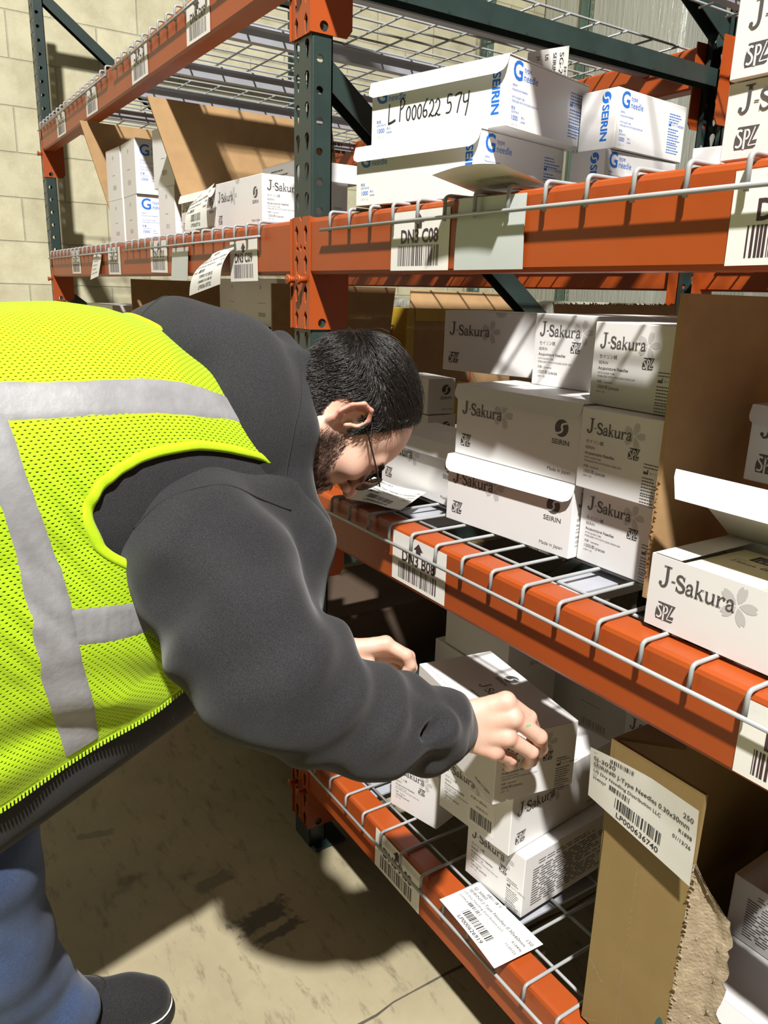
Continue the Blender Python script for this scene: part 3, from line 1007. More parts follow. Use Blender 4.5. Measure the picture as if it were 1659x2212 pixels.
product_box('dark shaded carton under the striped-lit one behind the forehead', (.16, .085, .092), (-.150, .40, zB), 0,
            {'right': Print().put_all(LOGO, .055, .056, .013)}, group=GJ, anchor='fr')
product_box('carton with a rounded lid tongue at the photo edge, inside the tall brown carton', (.26, .135, .095), (.800, .205, zB+.158), 0,
            {'front': p_long(.26, .095, 1.15)}, flap=.024, group=GJ)
product_box('plain carton hidden under the round-tongued one inside the brown carton', (.24, .13, .156), (.835, .21, zB), 0, {}, group=GJ)
oj = product_box('open carton full of small cream boxes at the front of the second shelf', (.268, .150, .0885), (.809, .030, zB), 0,
                 {'front': p_long(.268, .0885, 1.05)}, open_top=True, group=GJ)
# its raised lid
m2 = MB()
V = []; Fc = []
prof = [(0.0, 0.0), (-.012, .035), (-.030, .070), (-.036, .083)]
prof2 = [(-.040, .092), (-.046, .088), (-.056, .062)]
pr_ = [(0, 0), (-.042, .033), (-.083, .065), (-.124, .0970), (-.1275, .0985), (-.1315, .090), (-.136, .066)]
for i, (py, pz) in enumerate(pr_):
    ins = 0.0 if i < 5 else (.002 if i == 5 else .010)
    for k in range(9):
        V.append((-.134+ins+(.268-2*ins)*k/8, .075+py, .0888+pz))
for i in range(len(pr_)-1):
    for k in range(8):
        Fc.append((i*9+k, i*9+k+1, (i+1)*9+k+1, (i+1)*9+k))
m2.add(V, Fc, 0, True); m2.add([(x, y+.0008, z+.0004) for x, y, z in V], [tuple(reversed(f)) for f in Fc], 0, True)
m2.build('raised_lid', M['white_card'], oj)
# dust flap folded over the corner
m2 = MB().box((-.133, -.070, .0880), (-.098, .070, .0890)); m2.build('side_flap', M['white_card'], oj)
# small cream boxes packed inside
def cream_box(x, y, label):
    mb = MB(); slots = ['cream']
    mb.rbox((-.048, -.060, 0), (.048, .060, .030), .002, 0, 2)
    P = Print()
    P.put('ink_black', poly2d([(0, 0), (.052, 0), (.052, .024), (0, .024)]), .030, .082)
    P.put('white_card', text2d('LOT 2031', .0045), .034, .098, layer=1)
    P.put('white_card', text2d('EXP 2028', .0045), .034, .0925, layer=1)
    P.put_all(barcode(.040, .006, 4, 'white_card', 30), .034, .0845, layer=1)
    P.put_all(SERIF, .018, .062, .0085); P.put_all(SPZ, .056, .062, .0085)
    P.put('ink_soft', text2d('SEIRIN', .005), .018, .074)
    apply_print(mb, P, lambda u, v, o: (-.048+u, -.060+v, .030+o), slots)
    o = mb.build('needle_box', [M[k] for k in slots], None, (x, y, zB+.0885-.0345), (random.uniform(-.02, .02), random.uniform(-.02, .02), PI/2*0+random.uniform(-.02, .02)))
    tag(o, label, 'box', 'cream boxes inside the open carton')
cream_box(.892, .100, 'cream needle box with a black sticker by the folded flap in the open carton')
cream_box(.995, .100, 'cream needle box with a black sticker at the photo edge in the open carton')
mb = MB().box((.811, .032, zB+.0015), (1.075, .178, zB+.052)).build('needle_box', M['cream'])
tag(mb, 'lower layer of cream needle boxes deep inside the open carton', 'box', 'cream boxes inside the open carton')

# --- lowest shelf, near bay
product_box('end-on carton standing alone near the middle frame on the lowest shelf', (.118, .24, .115), (.253, .050, zA), math.radians(15),
            {'front': p_end(.118, .115, .92, seed=61, side_text=False)}, group=GJ)
product_box('bottom carton of the front stack on the lowest shelf, dense text on its side', (.135, .24, .115), (.616, .069, zA), math.radians(4),
            {'front': p_end(.135, .115, seed=63), 'right': p_dense(.24, .115)}, group=GJ, anchor='fr')
product_box('carton with a barcode sticker, second from the bottom of the front stack', (.165, .26, .115), (.597, .048, zA+.1165), math.radians(6),
            {'front': p_end(.165, .115, .9, seed=65, side_text=False, mark=False)+p_sticker(.165, .115), 'right': p_long(.26, .115)}, group=GJ, anchor='fr')
HELD = product_box('closed carton under the person\'s hand, crowning the lowest shelf\'s front stack', (.265, .150, .115), (.340, .042, zA+.2345), math.radians(-9),
            {'front': Print().put('ink_grey', text2d('Made in Japan', .008, 0, 1, 'RIGHT'), .255, .012), 'right': p_end(.150, .115, seed=67), 'top': p_top(.265, .150)}, group=GJ)
product_box('shaded lower carton behind the far hand on the lowest shelf', (.24, .16, .205), (.020, .325, zA), math.radians(-1), {'right': p_code(.15, .15, 5), 'front': p_code(.24, .15, 6)}, group=GJ)
product_box('shaded upper carton behind the far hand, under the second shelf', (.22, .15, .105), (.050, .330, zA+.2065), math.radians(-1), {'right': p_code(.15, .105, 7)}, group=GJ)
product_box('shaded wide carton at the back of the lowest shelf behind the held one', (.30, .17, .24), (.15, .56, zA), math.radians(3), {'front': p_code(.3, .2, 8)}, group=GJ)
product_box('dim carton far behind the held one near the brown panel', (.28, .17, .235), (.47, .47, zA), 0, {'front': p_end(.28, .235, 1.2, seed=9)}, group=GJ)
product_box('white carton with a crease at the photo corner, in the torn brown carton', (.26, .16, .098), (.862, .125, zA), math.radians(3), {}, flap=.03, group=GJ)
product_box('dim dense-printed carton behind the torn edge, in the torn brown carton', (.27, .17, .10), (.865, .235, zA+.1005), math.radians(2), {'front': p_dense(.27, .10, 15)}, group=GJ)
product_box('dim dense-printed carton propped higher inside the torn brown carton', (.27, .15, .15), (.845, .435, zA), math.radians(2), {'front': p_dense(.27, .15, 25)}, group=GJ)

# --- third shelf, far bay
product_box('lettered carton beside the middle frame on the far bay\'s third shelf', (.262, .22, .108), (-.325, .048, zC), math.radians(1),
            {'front': p_long(.262, .108, .95, True), 'right': p_end(.22, .108, seed=71)}, group=GJ, anchor='fr')
product_box('lettered carton mostly covered by a curled paper slip, far bay', (.262, .135, .102), (-.865, .050, zC), 0,
            {'front': p_long(.262, .102, .95)}, flap=.022, group=GJ)
product_box('carton lying on top of the lettered carton beside the middle frame', (.20, .16, .042), (-.345, .15, zC+.1085), 0, {'front': Print().put_all(small_lines(.1, 2, .01), .05, .025)}, group=GJ, anchor='fr')
product_box('carton seen past the middle frame\'s edge on the far bay\'s third shelf', (.14, .26, .112), (-.115, .30, zC), 0, {}, group=GJ, anchor='fr')
GL = 'blue lettered cartons stacked by the divider in the far bay'
rows = [('lower', zC, .142, ((-1.60, .155), (-1.43, .160), (-1.084, .122))), ('upper', zC+.1425, .162, ((-1.605, .155), (-1.435, .175), (-1.118, .155)))]
nm = ('at the wall side', 'in the middle', 'at the divider side')
for rn, zz, hh, xs in rows:
    for i, (xx, ww) in enumerate(xs):
        product_box('%s blue-lettered carton %s of the far bay group' % (rn, nm[i]), (ww, .20, hh), (xx, .045+.006*i, zz), math.radians((2, -2, 4)[i]),
                    {'front': p_code(ww, hh, 80+i), 'right': p_g_end(.20, hh, 1.35, seed=81+i)}, group=GL)
product_box('white carton far back near the rear beam of the far bay', (.3, .2, .12), (-1.55, .80, zC), 0, {'right': p_g_end(.2, .12)}, group=GL)

# --- second shelf, far bay: what shows under the beam above the man's back
product_box('dim carton in the middle of the far bay\'s second shelf, under the hanging card', (.225, .16, .14), (-1.235, .30, zB+.268), 0, {'front': p_code(.22, .14, 91), 'right': p_code(.16, .14, 92)}, group=GJ)
product_box('dim carton next to the middle frame on the far bay\'s second shelf', (.225, .16, .14), (-1.000, .295, zB+.268), 0, {'front': p_code(.22, .14, 93), 'right': p_code(.16, .14, 94)}, group=GJ)
product_box('long white carton supporting the two dim ones on the far bay\'s second shelf', (.50, .26, .262), (-1.26, .26, zB), 0, {}, group=GJ)
product_box('striped-lit white carton by the block wall on the far bay\'s second shelf', (.42, .3, .30), (-2.28, .10, zB), 0, {'right': Print().put_all(small_lines(.2, 6, .03, 'ink_pale'), .05, .25)}, group=GJ)

# ------------------------------------------------------------------ corrugated cartons and boards
def sheet(mb, a, b, c, d, th=.006, mi=0, n=1):
    """thick board from a quad a-b-c-d (counter-clockwise seen from its front)"""
    A, B_, C_, D_ = [Vector(p) for p in (a, b, c, d)]
    nn = (B_-A).cross(D_-A).normalized()*th
    V = [A, B_, C_, D_, A-nn, B_-nn, C_-nn, D_-nn]
    mb.add(V, [(0, 1, 2, 3), (7, 6, 5, 4), (4, 5, 1, 0), (5, 6, 2, 1), (6, 7, 3, 2), (7, 4, 0, 3)], mi)

def torn_edge(mb, pts, w, mi=0, seed=1):
    """ragged strip of fluting along a polyline"""
    R = random.Random(seed)
    P = [Vector(p) for p in pts]
    for i in range(len(P)-1):
        n = max(3, int((P[i+1]-P[i]).length/.006))
        for k in range(n):
            c = P[i].lerp(P[i+1], k/n); s = w*R.uniform(.4, 1.1)
            e = Vector((R.uniform(-1, 1), R.uniform(-1, 1), R.uniform(-1, 1)))*s*.5
            mb.add([c+e+Vector((-s, 0, -s)), c+e+Vector((s, 0, 0)), c+e+Vector((0, -s, s)), c+e+Vector((0, s, 0))], [(0, 1, 2), (0, 2, 3), (1, 3, 2), (0, 3, 1)], mi)

# tall brown carton on the second shelf whose open front shows the column of boxes
r = empty('open_carton', (.759, .095, zB)); tag(r, 'tall open brown carton with a torn front edge on the second shelf', 'carton')
mb = MB(); sheet(mb, (0, 0, 0), (0, .80, 0), (0, .80, .385), (0, .0, .385)); torn_edge(mb, [(-.003, -.001, .03), (-.003, -.001, .16)], .0026, 0, 3)
p = mb.build('side_wall', M['card'], r)
mb = MB(); sheet(mb, (0, .80, 0), (.60, .80, 0), (.60, .80, .385), (0, .80, .385)); mb.build('back_wall', M['card'], r)
mb = MB(); sheet(mb, (.60, .80, 0), (.60, .02, 0), (.60, .02, .385), (.60, .80, .385)); mb.build('side_wall', M['card'], r)
mb = MB(); sheet(mb, (0, .0, .004), (.60, .0, .004), (.60, .80, .004), (0, .80, .004), .004); mb.build('bottom', M['card'], r)

# taped carton deep on the second shelf
r = empty('taped_carton', (-.85, .60, zB)); tag(r, 'scuffed brown carton with yellow tape and red marks behind the person\'s head', 'carton')
mb = MB(); slots = ['card']
mb.rbox((0, 0, 0), (.30, .52, .335), .006, 0, 2)
P = Print()
P.put('ink_red', stroke2d([(.14, .20), (.20, .20), (.20, .26), (.14, .26), (.14, .197)], .003))
P.put('ink_red', poly2d([(.15+.02*math.cos(a)+.02, .228+.018*math.sin(a)) for a in [PI*i/10 for i in range(11)]]))
P.put('ink_red', stroke2d([(.17, .228), (.17, .205)], .003))
P.put('ink_red', stroke2d([(.215, .12), (.25, .12), (.25, .16), (.215, .16)], .006)); P.put('ink_red', stroke2d([(.225, .10), (.25, .10)], .006))
P.put('ink_red', stroke2d([(.215, .185), (.29, .185)], .004))
apply_print(mb, P, lambda u, v, o: (.30+o, u, v), slots)
mb.build('carton_body', [M[s] for s in slots], r)
mb = MB().rbox((.0, -.0025, .285), (.3025, -.0005, .337), .0008).rbox((.235, -.003, .10), (.302, -.0005, .335), .0008); mb.rbox((.2995, .0, .13), (.3025, .028, .337), .001); mb.rbox((.2995, .16, .0), (.3025, .235, .12), .001); mb.rbox((.2995, .03, .300), (.3025, .50, .337), .001)
mb.build('tape', M['tape'], r)
mb = MB(); sheet(mb, (.29, .02, .335), (.29, .50, .335), (.262, .50, .385), (.262, .04, .39), .005); mb.build('top_flap', M['card'], r)
r = empty('taped_carton', (.015, .50, zB)); tag(r, 'brown carton with a ragged top edge at the back of the second shelf', 'carton')
mb = MB().rbox((0, 0, 0), (.135, .40, .33), .006); mb.build('carton_body', M['card'], r)
mb = MB(); sheet(mb, (.135, .0, .33), (.135, .40, .33), (.128, .40, .368), (.128, .0, .364), .005); torn_edge(mb, [(.126, 0, .364), (.126, .40, .368)], .004, 0, 9); mb.build('top_flap', M['card'], r)
mb = MB().rbox((.1345, .0, .26), (.1375, .035, .332), .001); mb.build('tape', M['tape'], r)

# board dividers standing on the third shelf of the far bay
def divider(x, y0, y1, zt, lean, label, name='cardboard_divider'):
    r = empty(name, (x, y0, zC)); tag(r, label, 'cardboard', 'brown dividers on the far bay\'s third shelf')
    mb = MB(); slots = ['card']
    L = y1-y0; h = zt-zC
    sheet(mb, (0, .06, 0), (0, L+.05, 0), (lean, L, h), (lean, -.055, h), .006)
    P = Print()
    for i, t in enumerate(('FULL NEEDLE BOX', 'SHIPPED BY 1 CT')):
        P.put_all(small_lines(.16, 1, .011, 'ink_grey', 5+i, th=.8), .40, h-.055-.020*i)
    apply_print(mb, P, lambda u, v, o: (lean*v/h+o, u, v), slots)
    mb.build('board', [M[s] for s in slots], r)
    mb = MB(); sheet(mb, (-.006, L+.045, .0), (-.006-.16, L+.045, .0), (-.006-.16+lean, L-.004, h*.92), (-.006+lean, L-.004, h*.98), .005)
    mb.build('folded_wing', M['card'], r)
    return r
divider(-.87, .03, .53, 1.735, -.01, 'tall brown corrugated divider with net-like shadows beside the lettered cartons, far bay')
divider(-1.632, .03, .53, 1.79, -.01, 'brown corrugated divider behind the stacked blue-lettered cartons, far bay')

r = empty('cardboard_divider', (-.52, .16, zB)); tag(r, 'brown board standing on the far bay\'s second shelf behind the person\'s neck', 'cardboard')
mb = MB(); sheet(mb, (0, .0, 0), (0, .335, 0), (0, .38, .392), (0, .0, .392)); mb.build('board', M['card'], r)
mb = MB(); sheet(mb, (-.006, .335, 0), (-.16, .335, 0), (-.16, .375, .39), (-.006, .378, .39), .005); mb.build('folded_wing', M['card'], r)
# dark carton under the far bay's third beam
r = empty('brown_carton', (-2.2, .10, zB)); tag(r, 'brown carton in deep shade on the far bay\'s second shelf, beyond the person\'s back', 'carton')
mb = MB()
sheet(mb, (.62, 0, 0), (.62, .7, 0), (.62, .7, .40), (.62, 0, .40)); mb.build('side_wall', M['card'], r)
mb = MB(); sheet(mb, (.62, .69, 0), (1.02, .69, 0), (1.02, .69, .40), (.62, .69, .40)); mb.build('back_wall', M['card'], r)

# torn tall carton on the lowest shelf
r = empty('torn_carton', (.797, .020, zA)); tag(r, 'tall olive-brown carton with a torn side and a shipping slip, lowest shelf', 'carton')
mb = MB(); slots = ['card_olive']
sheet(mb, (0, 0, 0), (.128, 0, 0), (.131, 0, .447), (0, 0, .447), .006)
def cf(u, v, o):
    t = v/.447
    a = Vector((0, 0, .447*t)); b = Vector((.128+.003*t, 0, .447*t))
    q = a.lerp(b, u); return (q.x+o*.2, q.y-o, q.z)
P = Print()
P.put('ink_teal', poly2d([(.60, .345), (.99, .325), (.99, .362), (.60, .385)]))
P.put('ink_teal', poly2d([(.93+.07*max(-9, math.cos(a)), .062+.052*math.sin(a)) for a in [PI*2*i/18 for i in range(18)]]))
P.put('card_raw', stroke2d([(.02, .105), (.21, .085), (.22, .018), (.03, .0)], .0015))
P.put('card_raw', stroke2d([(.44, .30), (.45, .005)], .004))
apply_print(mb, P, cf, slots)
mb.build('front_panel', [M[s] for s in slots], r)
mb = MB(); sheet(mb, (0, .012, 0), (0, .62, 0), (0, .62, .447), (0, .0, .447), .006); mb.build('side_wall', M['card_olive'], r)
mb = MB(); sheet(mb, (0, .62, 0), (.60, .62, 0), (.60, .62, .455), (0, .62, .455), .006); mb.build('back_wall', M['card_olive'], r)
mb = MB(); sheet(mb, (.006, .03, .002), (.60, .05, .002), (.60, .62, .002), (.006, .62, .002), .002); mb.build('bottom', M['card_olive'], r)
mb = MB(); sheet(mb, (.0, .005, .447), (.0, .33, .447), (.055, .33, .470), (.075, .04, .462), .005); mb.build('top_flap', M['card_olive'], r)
# torn face: ragged sheet turned outward along the open edge
mb = MB(); V = []; Fc = []
R = random.Random(4); nv, nu = 44, 12
for j in range(nv+1):
    t = j/nv
    base = Vector(cf(1.0, .447*(.03+.76*t), 0))
    wd = float(np.interp(t, (0, .12, .3, .45, .62, .8, .92, 1), (.030, .052, .058, .055, .058, .052, .022, .004)))
    wd *= R.uniform(.93, 1.05)
    for i in range(nu+1):
        u = i/nu
        p = base+Vector((wd*u*.80, wd*u*.60, -.012*u*(1-t)))
        p += Vector((.4, -.9, 0))*(.0022*(noise.noise(Vector((u*9, t*26, 3)))+.5*noise.noise(Vector((u*24, t*70, 7)))) + (.006*u*u if i > nu-3 else 0))
        V.append(p)
for j in range(nv):
    for i in range(nu):
        a = j*(nu+1)+i; Fc.append((a, a+1, a+nu+2, a+nu+1))
mb.add(V, Fc, 0, True); mb.add([p+Vector((-.0005, .0025, 0)) for p in V], [tuple(reversed(f)) for f in Fc], 0, True)
for s_ in range(40):
    t = R.random(); c = V[int(t*nv)*(nu+1)+R.randrange(nu)]; k = R.uniform(.0004, .0015)
    mb.add([c+Vector((-k, -k, -k*2)), c+Vector((k, -k*.4, 0)), c+Vector((0, -k*1.5, k)), c+Vector((0, k, k*2))], [(0, 1, 2), (0, 2, 3), (1, 3, 2)])
torn_edge(mb, [cf(1.01, .10, 0), cf(1.02, .34, 0)], .0035, 0, 11)
mb.build('torn_liner', M['card_raw'], r)

# bulky goods that fill the lowest shelf of the far bay and the floor behind the racking
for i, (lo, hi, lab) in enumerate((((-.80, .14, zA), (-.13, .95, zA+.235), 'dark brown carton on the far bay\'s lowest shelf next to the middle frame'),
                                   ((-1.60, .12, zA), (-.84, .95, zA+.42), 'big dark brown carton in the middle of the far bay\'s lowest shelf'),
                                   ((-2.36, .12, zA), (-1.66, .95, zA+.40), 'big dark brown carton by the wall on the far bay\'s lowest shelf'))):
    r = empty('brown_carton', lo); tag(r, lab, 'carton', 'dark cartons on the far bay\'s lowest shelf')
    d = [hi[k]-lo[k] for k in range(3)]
    MB().rbox((0, 0, 0), d, .006).build('carton_body', M['shade_dark_card'], r)  # low base colour stands in for the shade down here
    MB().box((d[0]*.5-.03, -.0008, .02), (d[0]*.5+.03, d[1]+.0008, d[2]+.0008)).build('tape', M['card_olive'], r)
def wrap_mat():
    m, nt, b = nmat('cloudy_stretch_film')
    b.inputs['Base Color'].default_value = (.40, .41, .35, 1); b.inputs['Roughness'].default_value = .25
    tc = nt.nodes.new('ShaderNodeTexCoord'); mp = nt.nodes.new('ShaderNodeMapping'); mp.inputs['Scale'].default_value = (30, 30, 3)
    n = nt.nodes.new('ShaderNodeTexNoise'); n.inputs['Scale'].default_value = 2; n.inputs['Detail'].default_value = 5
    bp = nt.nodes.new('ShaderNodeBump'); bp.inputs['Strength'].default_value = .6; bp.inputs['Distance'].default_value = .02
    nt.links.new(tc.outputs['Object'], mp.inputs['Vector']); nt.links.new(mp.outputs['Vector'], n.inputs['Vector'])
    nt.links.new(n.outputs['Fac'], bp.inputs['Height']); nt.links.new(bp.outputs['Normal'], b.inputs['Normal'])
    return m
M['wrap'] = wrap_mat()
for i, (x0, y0, z1, lab) in enumerate(((-2.5, 1.36, 1.235, 'film-wrapped pallet load behind the racking by the block wall'), (-1.25, 1.42, 1.245, 'film-wrapped pallet load behind the racking and the taped carton'),
                                       (.02, 1.40, 1.20, 'film-wrapped pallet load behind the racking of the near bay'), (-2.96, 3.25, 4.6, 'tall film-wrapped load against the block wall far beyond the racking'), (-2.96, 4.25, 4.6, 'tall film-wrapped load second from the rack along the far block wall'))):
    r = empty('pallet_load', (x0, y0, 0)); tag(r, lab, 'pallet', 'wrapped pallet loads behind the racking')
    mb = MB()
    for k in range(7): mb.box((0, .14*k, .10), (1.15, .14*k+.10, .12))
    for k in range(3): mb.box((.52*k, 0, 0), (.52*k+.10, .95, .10))
    mb.build('pallet', M['card_olive'], r)
    MB().rbox((.01, .01, .12), (1.14, .94, z1), .03, 0, 3).build('wrapped_goods', M['wrap'], r)

# ------------------------------------------------------------------ loose papers
def slip_print(code, item, lot, lp, qty, rec, date, w=.152, h=.1, note=False):
    P = Print(); K = 'ink_black'
    P.put_all(barcode(w*.23, h*.07, 51, K, 34), w*.19, h*.885)
    P.put(K, text2d('Item', h*.028), w*.035, h*.93)
    P.put(K, text2d(code, h*.105, .008), w*.035, h*.79)
    P.put(K, text2d('SEIRIN® J-Type Needles '+item, h*.098, .008, .93), w*.035, h*.675)
    P.put(K, text2d('Client', h*.034), w*.035, h*.635)
    P.put(K, text2d('US Dry Needling Distribution LLC', h*.072, .008, .98), w*.035, h*.555)
    P.put(K, text2d('LOT', h*.036), w*.035, h*.495)
    P.put(K, text2d(lot, h*.062, .008), w*.035, h*.425)
    P.put_all(barcode(w*.20, h*.085, 52, K, 34), w*.20, h*.415)
    P.put(K, text2d(qty, h*.095, .006, 1, 'RIGHT'), w*.97, h*.79)
    P.put(K, text2d(rec, h*.07, .008, 1, 'RIGHT'), w*.97, h*.56)
    P.put(K, text2d(date, h*.07, .008, 1, 'RIGHT'), w*.97, h*.44)
    P.put_all(barcode(w*.46, h*.17, 53, K, 52), w*.27, h*.185)
    P.put(K, text2d(lp, h*.115, .010, 1.0, 'CENTER'), w*.5, h*.055)
    return P
def paper(label, fmap, w, h, pr, group='printed shipping slips', nu=16, nv=12, mat_='slip_paper', pr_back=None, name='shipping_slip', th=.0003):
    mb = MB(); slots = [mat_]
    V = [fmap(w*i/nu, h*j/nv, 0) for j in range(nv+1) for i in range(nu+1)]
    B_ = [fmap(w*i/nu, h*j/nv, -th) for j in range(nv+1) for i in range(nu+1)]
    Fc = []
    for j in range(nv):
        for i in range(nu):
            a = j*(nu+1)+i; Fc.append((a, a+1, a+nu+2, a+nu+1))
    mb.add(V, Fc, 0, True); mb.add(B_, [tuple(reversed(f)) for f in Fc], 0, True)
    if pr: apply_print(mb, pr, fmap, slots, .00035)
    if pr_back: apply_print(mb, pr_back, lambda u, v, o: fmap(w-u, v, -th-o), slots, .0003)
    o = mb.build(name, [M[k] for k in slots])
    tag(o, label, 'paper slip', group)
    return o
def quad_map(bl, br, tr, tl, w, h, bend=None):
    bl, br, tr, tl = [Vector(p) for p in (bl, br, tr, tl)]
    n = (br-bl).cross(tl-bl).normalized()
    def f(u, v, o):
        s, t = u/w, v/h
        p = bl*(1-s)*(1-t)+br*s*(1-t)+tr*s*t+tl*(1-s)*t
        if bend: p = p+n*bend(s, t)
        return p+n*o
    return f
W_, H_ = .152, .1
paper('big white slip taped to the front of the torn brown carton, its corners curling',
      quad_map((.775, .0105, .621), (.936, .0085, .598), (.943, .004, .713), (.786, -.004, .706), W_, H_,
               lambda s, t: .004+.012*max(0, s-.55)*t*1.8+.006*(t-.6)*(t > .6)+.010*max(0, .25-s)*t),
      W_, H_, slip_print('SJ-3030', '0.30x30mm', '25402J7', 'LP000636740', '250', 'R1898', '01/13/26'))
paper('white slip lying flat across the lowest orange beam and its wires',
      quad_map((.516, -.0235, ZA+.0085), (.672, -.036, ZA+.0085), (.678, .060, ZA+.0095), (.522, .060, ZA+.0095), W_, H_, lambda s, t: .002+.003*math.sin(PI*s)*(1-t)),
      W_, H_, slip_print('SJ-3060', '0.30x60mm', '25309G8', 'LP000626919', '150', 'R18496', '11/25/25'))
paper('white slip lying in front of the carton below the person\'s nose',
      quad_map((.150, -.006, zB+.003), (.280, .030, zB+.003), (.215, .134, zB+.006), (.070, .108, zB+.012), W_, H_,
               lambda s, t: .001+.014*max(0, s-.72)*3*(1-t*.3)*.4+.004*math.sin(3*s+2*t)**2), W_, H_,
      slip_print('SJ-3060', '0.30x60mm', '25309G8', 'LP000626919', '150', 'R1624', '09/18/25'))
paper('slip standing up behind the handwritten carton, its print turned sideways',
      quad_map((.395, .150, 1.571), (.372, .255, 1.572), (.372, .255, 1.632), (.395, .150, 1.600), .1, .06, lambda s, t: .004*math.sin(PI*s)),
      .1, .06, Print().put('ink_black', text2d('SG-2', .017), .073, .052, rot=-PI/2).put('ink_black', text2d('SEIRIN', .013), .055, .052, rot=-PI/2)
      .put('ink_black', text2d('US', .011), .036, .050, rot=-PI/2).put('ink_black', text2d('24', .011), .018, .048, rot=-PI/2)
      .put_all(barcode(.02, .008, 5, 'ink_black', 24), .088, .03, rot=-PI/2))
paper('folded slip caught under the bottom blue-lettered carton, seen from below',
      quad_map((.445, -.052, zC+.0175), (.585, -.048, zC+.016), (.560, .060, zC+.0035), (.420, .060, zC+.0035), .145, .1,
               lambda s, t: .006*math.sin(PI*s)*(1-t)), .145, .1, None, pr_back=Print().put('ink_soft', text2d('LP000622574', .013), .03, .045).put_all(barcode(.06, .016, 8, 'ink_soft', 40), .045, .068))
paper('blank pale grey card hanging from the third beam beside a bay label',
      quad_map((.446, -.0075, 1.2865), (.588, -.0075, 1.2865), (.585, -.0060, 1.378), (.449, -.0060, 1.381), .14, .09, lambda s, t: .0012*math.sin(PI*t)), .14, .09, None, mat_='grey_card', group='blank cards on the beams', name='blank_card', th=.0008)
paper('curled shipping tag dangling from the far bay\'s third beam',
      quad_map((-.535, -.052, 1.233), (-.375, -.035, 1.262), (-.338, -.010, 1.352), (-.478, -.012, 1.330), W_, H_,
               lambda s, t: .016*math.sin(PI*min(1, t*1.1))*(1-.3*s)), W_, H_, slip_print('SJ-3030', '0.30x30mm', '25402J7', 'LP000618732', '110', 'R1719', '02/04/25'))
paper('blank card hanging on the far bay\'s third beam below the lettered slip',
      quad_map((-.795, -.010, 1.270), (-.665, -.010, 1.270), (-.655, -.008, 1.352), (-.780, -.008, 1.352), .13, .085), .13, .085, None, mat_='grey_card', group='blank cards on the beams', name='blank_card', th=.0008)
paper('small greyish slip on the far bay\'s third beam close to the wall',
      quad_map((-1.66, -.022, 1.270), (-1.55, -.020, 1.282), (-1.52, -.008, 1.362), (-1.64, -.008, 1.362), .12, .09), .12, .09, Print().put_all(small_lines(.09, 5, .014, 'ink_soft', 3), .015, .072), mat_='label_paper')
paper('slip curled against the covered carton on the far bay\'s third shelf',
      quad_map((-.700, .000, zC+.004), (-.548, .004, zC+.004), (-.558, .040, zC+.102), (-.700, .034, zC+.085), W_, H_,
               lambda s, t: .010*math.sin(PI*t)+.012*s*t), W_, H_, slip_print('SJ-2030', '0.20x30mm', '25124H1', 'LP000607718', '120', 'R1540', '05/06/25'))

# ------------------------------------------------------------------ the man: distance-field modelling
def surface_nets(Fv, org, h):
    ins = Fv < 0
    c = lambda A, i, j, k: A[i:A.shape[0]-1+i, j:A.shape[1]-1+j, k:A.shape[2]-1+k]
    cor = [(i, j, k) for i in (0, 1) for j in (0, 1) for k in (0, 1)]
    cnt = sum(c(ins, *q).astype(np.int8) for q in cor)
    act = (cnt > 0) & (cnt < 8)
    I = np.argwhere(act)
    idx = -np.ones(act.shape, np.int64); idx[act] = np.arange(len(I))
    acc = np.zeros((len(I), 3)); num = np.zeros(len(I))
    val = {q: c(Fv, *q)[act] for q in cor}
    for a in cor:
        for ax in range(3):
            if a[ax]: continue
            b = list(a); b[ax] = 1; b = tuple(b)
            fa, fb = val[a], val[b]
            m = (fa < 0) != (fb < 0)
            t = fa[m]/(fa[m]-fb[m])
            P = np.tile(np.array(a, float), (m.sum(), 1)); P[:, ax] = t
            acc[m] += P; num[m] += 1
    V = (I+acc/num[:, None])*h+np.array(org)
    Q = []
    for ax in range(3):
        sl0 = [slice(None)]*3; sl1 = [slice(None)]*3
        sl0[ax] = slice(0, -1); sl1[ax] = slice(1, None)
        A = ins[tuple(sl0)]; B_ = ins[tuple(sl1)]
        u, w = [(1, 2), (2, 0), (0, 1)][ax]
        e = np.argwhere(A != B_)
        e = e[(e[:, u] > 0) & (e[:, w] > 0) & (e[:, u] < Fv.shape[u]-1) & (e[:, w] < Fv.shape[w]-1)]
        if not len(e): continue
        def cell(du, dw):
            k = e.copy(); k[:, u] -= du; k[:, w] -= dw
            return idx[k[:, 0], k[:, 1], k[:, 2]]
        q = np.stack([cell(1, 1), cell(0, 1), cell(0, 0), cell(1, 0)], 1)
        flip = B_[e[:, 0], e[:, 1], e[:, 2]]
        q[flip] = q[flip][:, ::-1]
        Q.append(q)
    return V, np.concatenate(Q)
def smin(a, b, k):
    h = np.clip(.5+.5*(b-a)/k, 0, 1)
    return b*(1-h)+a*h-k*h*(1-h)
def smax(a, b, k): return -smin(-a, -b, k)
def rcone(P, a, b, r1, r2):
    a = np.array(a, float); b = np.array(b, float); ab = b-a
    t = np.clip(((P-a)@ab)/max(ab@ab, 1e-12), 0, 1)
    return np.linalg.norm(P-a-t[..., None]*ab, axis=-1)-(r1+(r2-r1)*t)
def ellip(P, c, r, Mx=None):
    d = P-np.array(c, float)
    if Mx is not None: d = d@Mx
    r = np.array(r, float)
    k0 = np.linalg.norm(d/r, axis=-1); k1 = np.linalg.norm(d/(r*r), axis=-1)
    return k0*(k0-1)/np.maximum(k1, 1e-9)
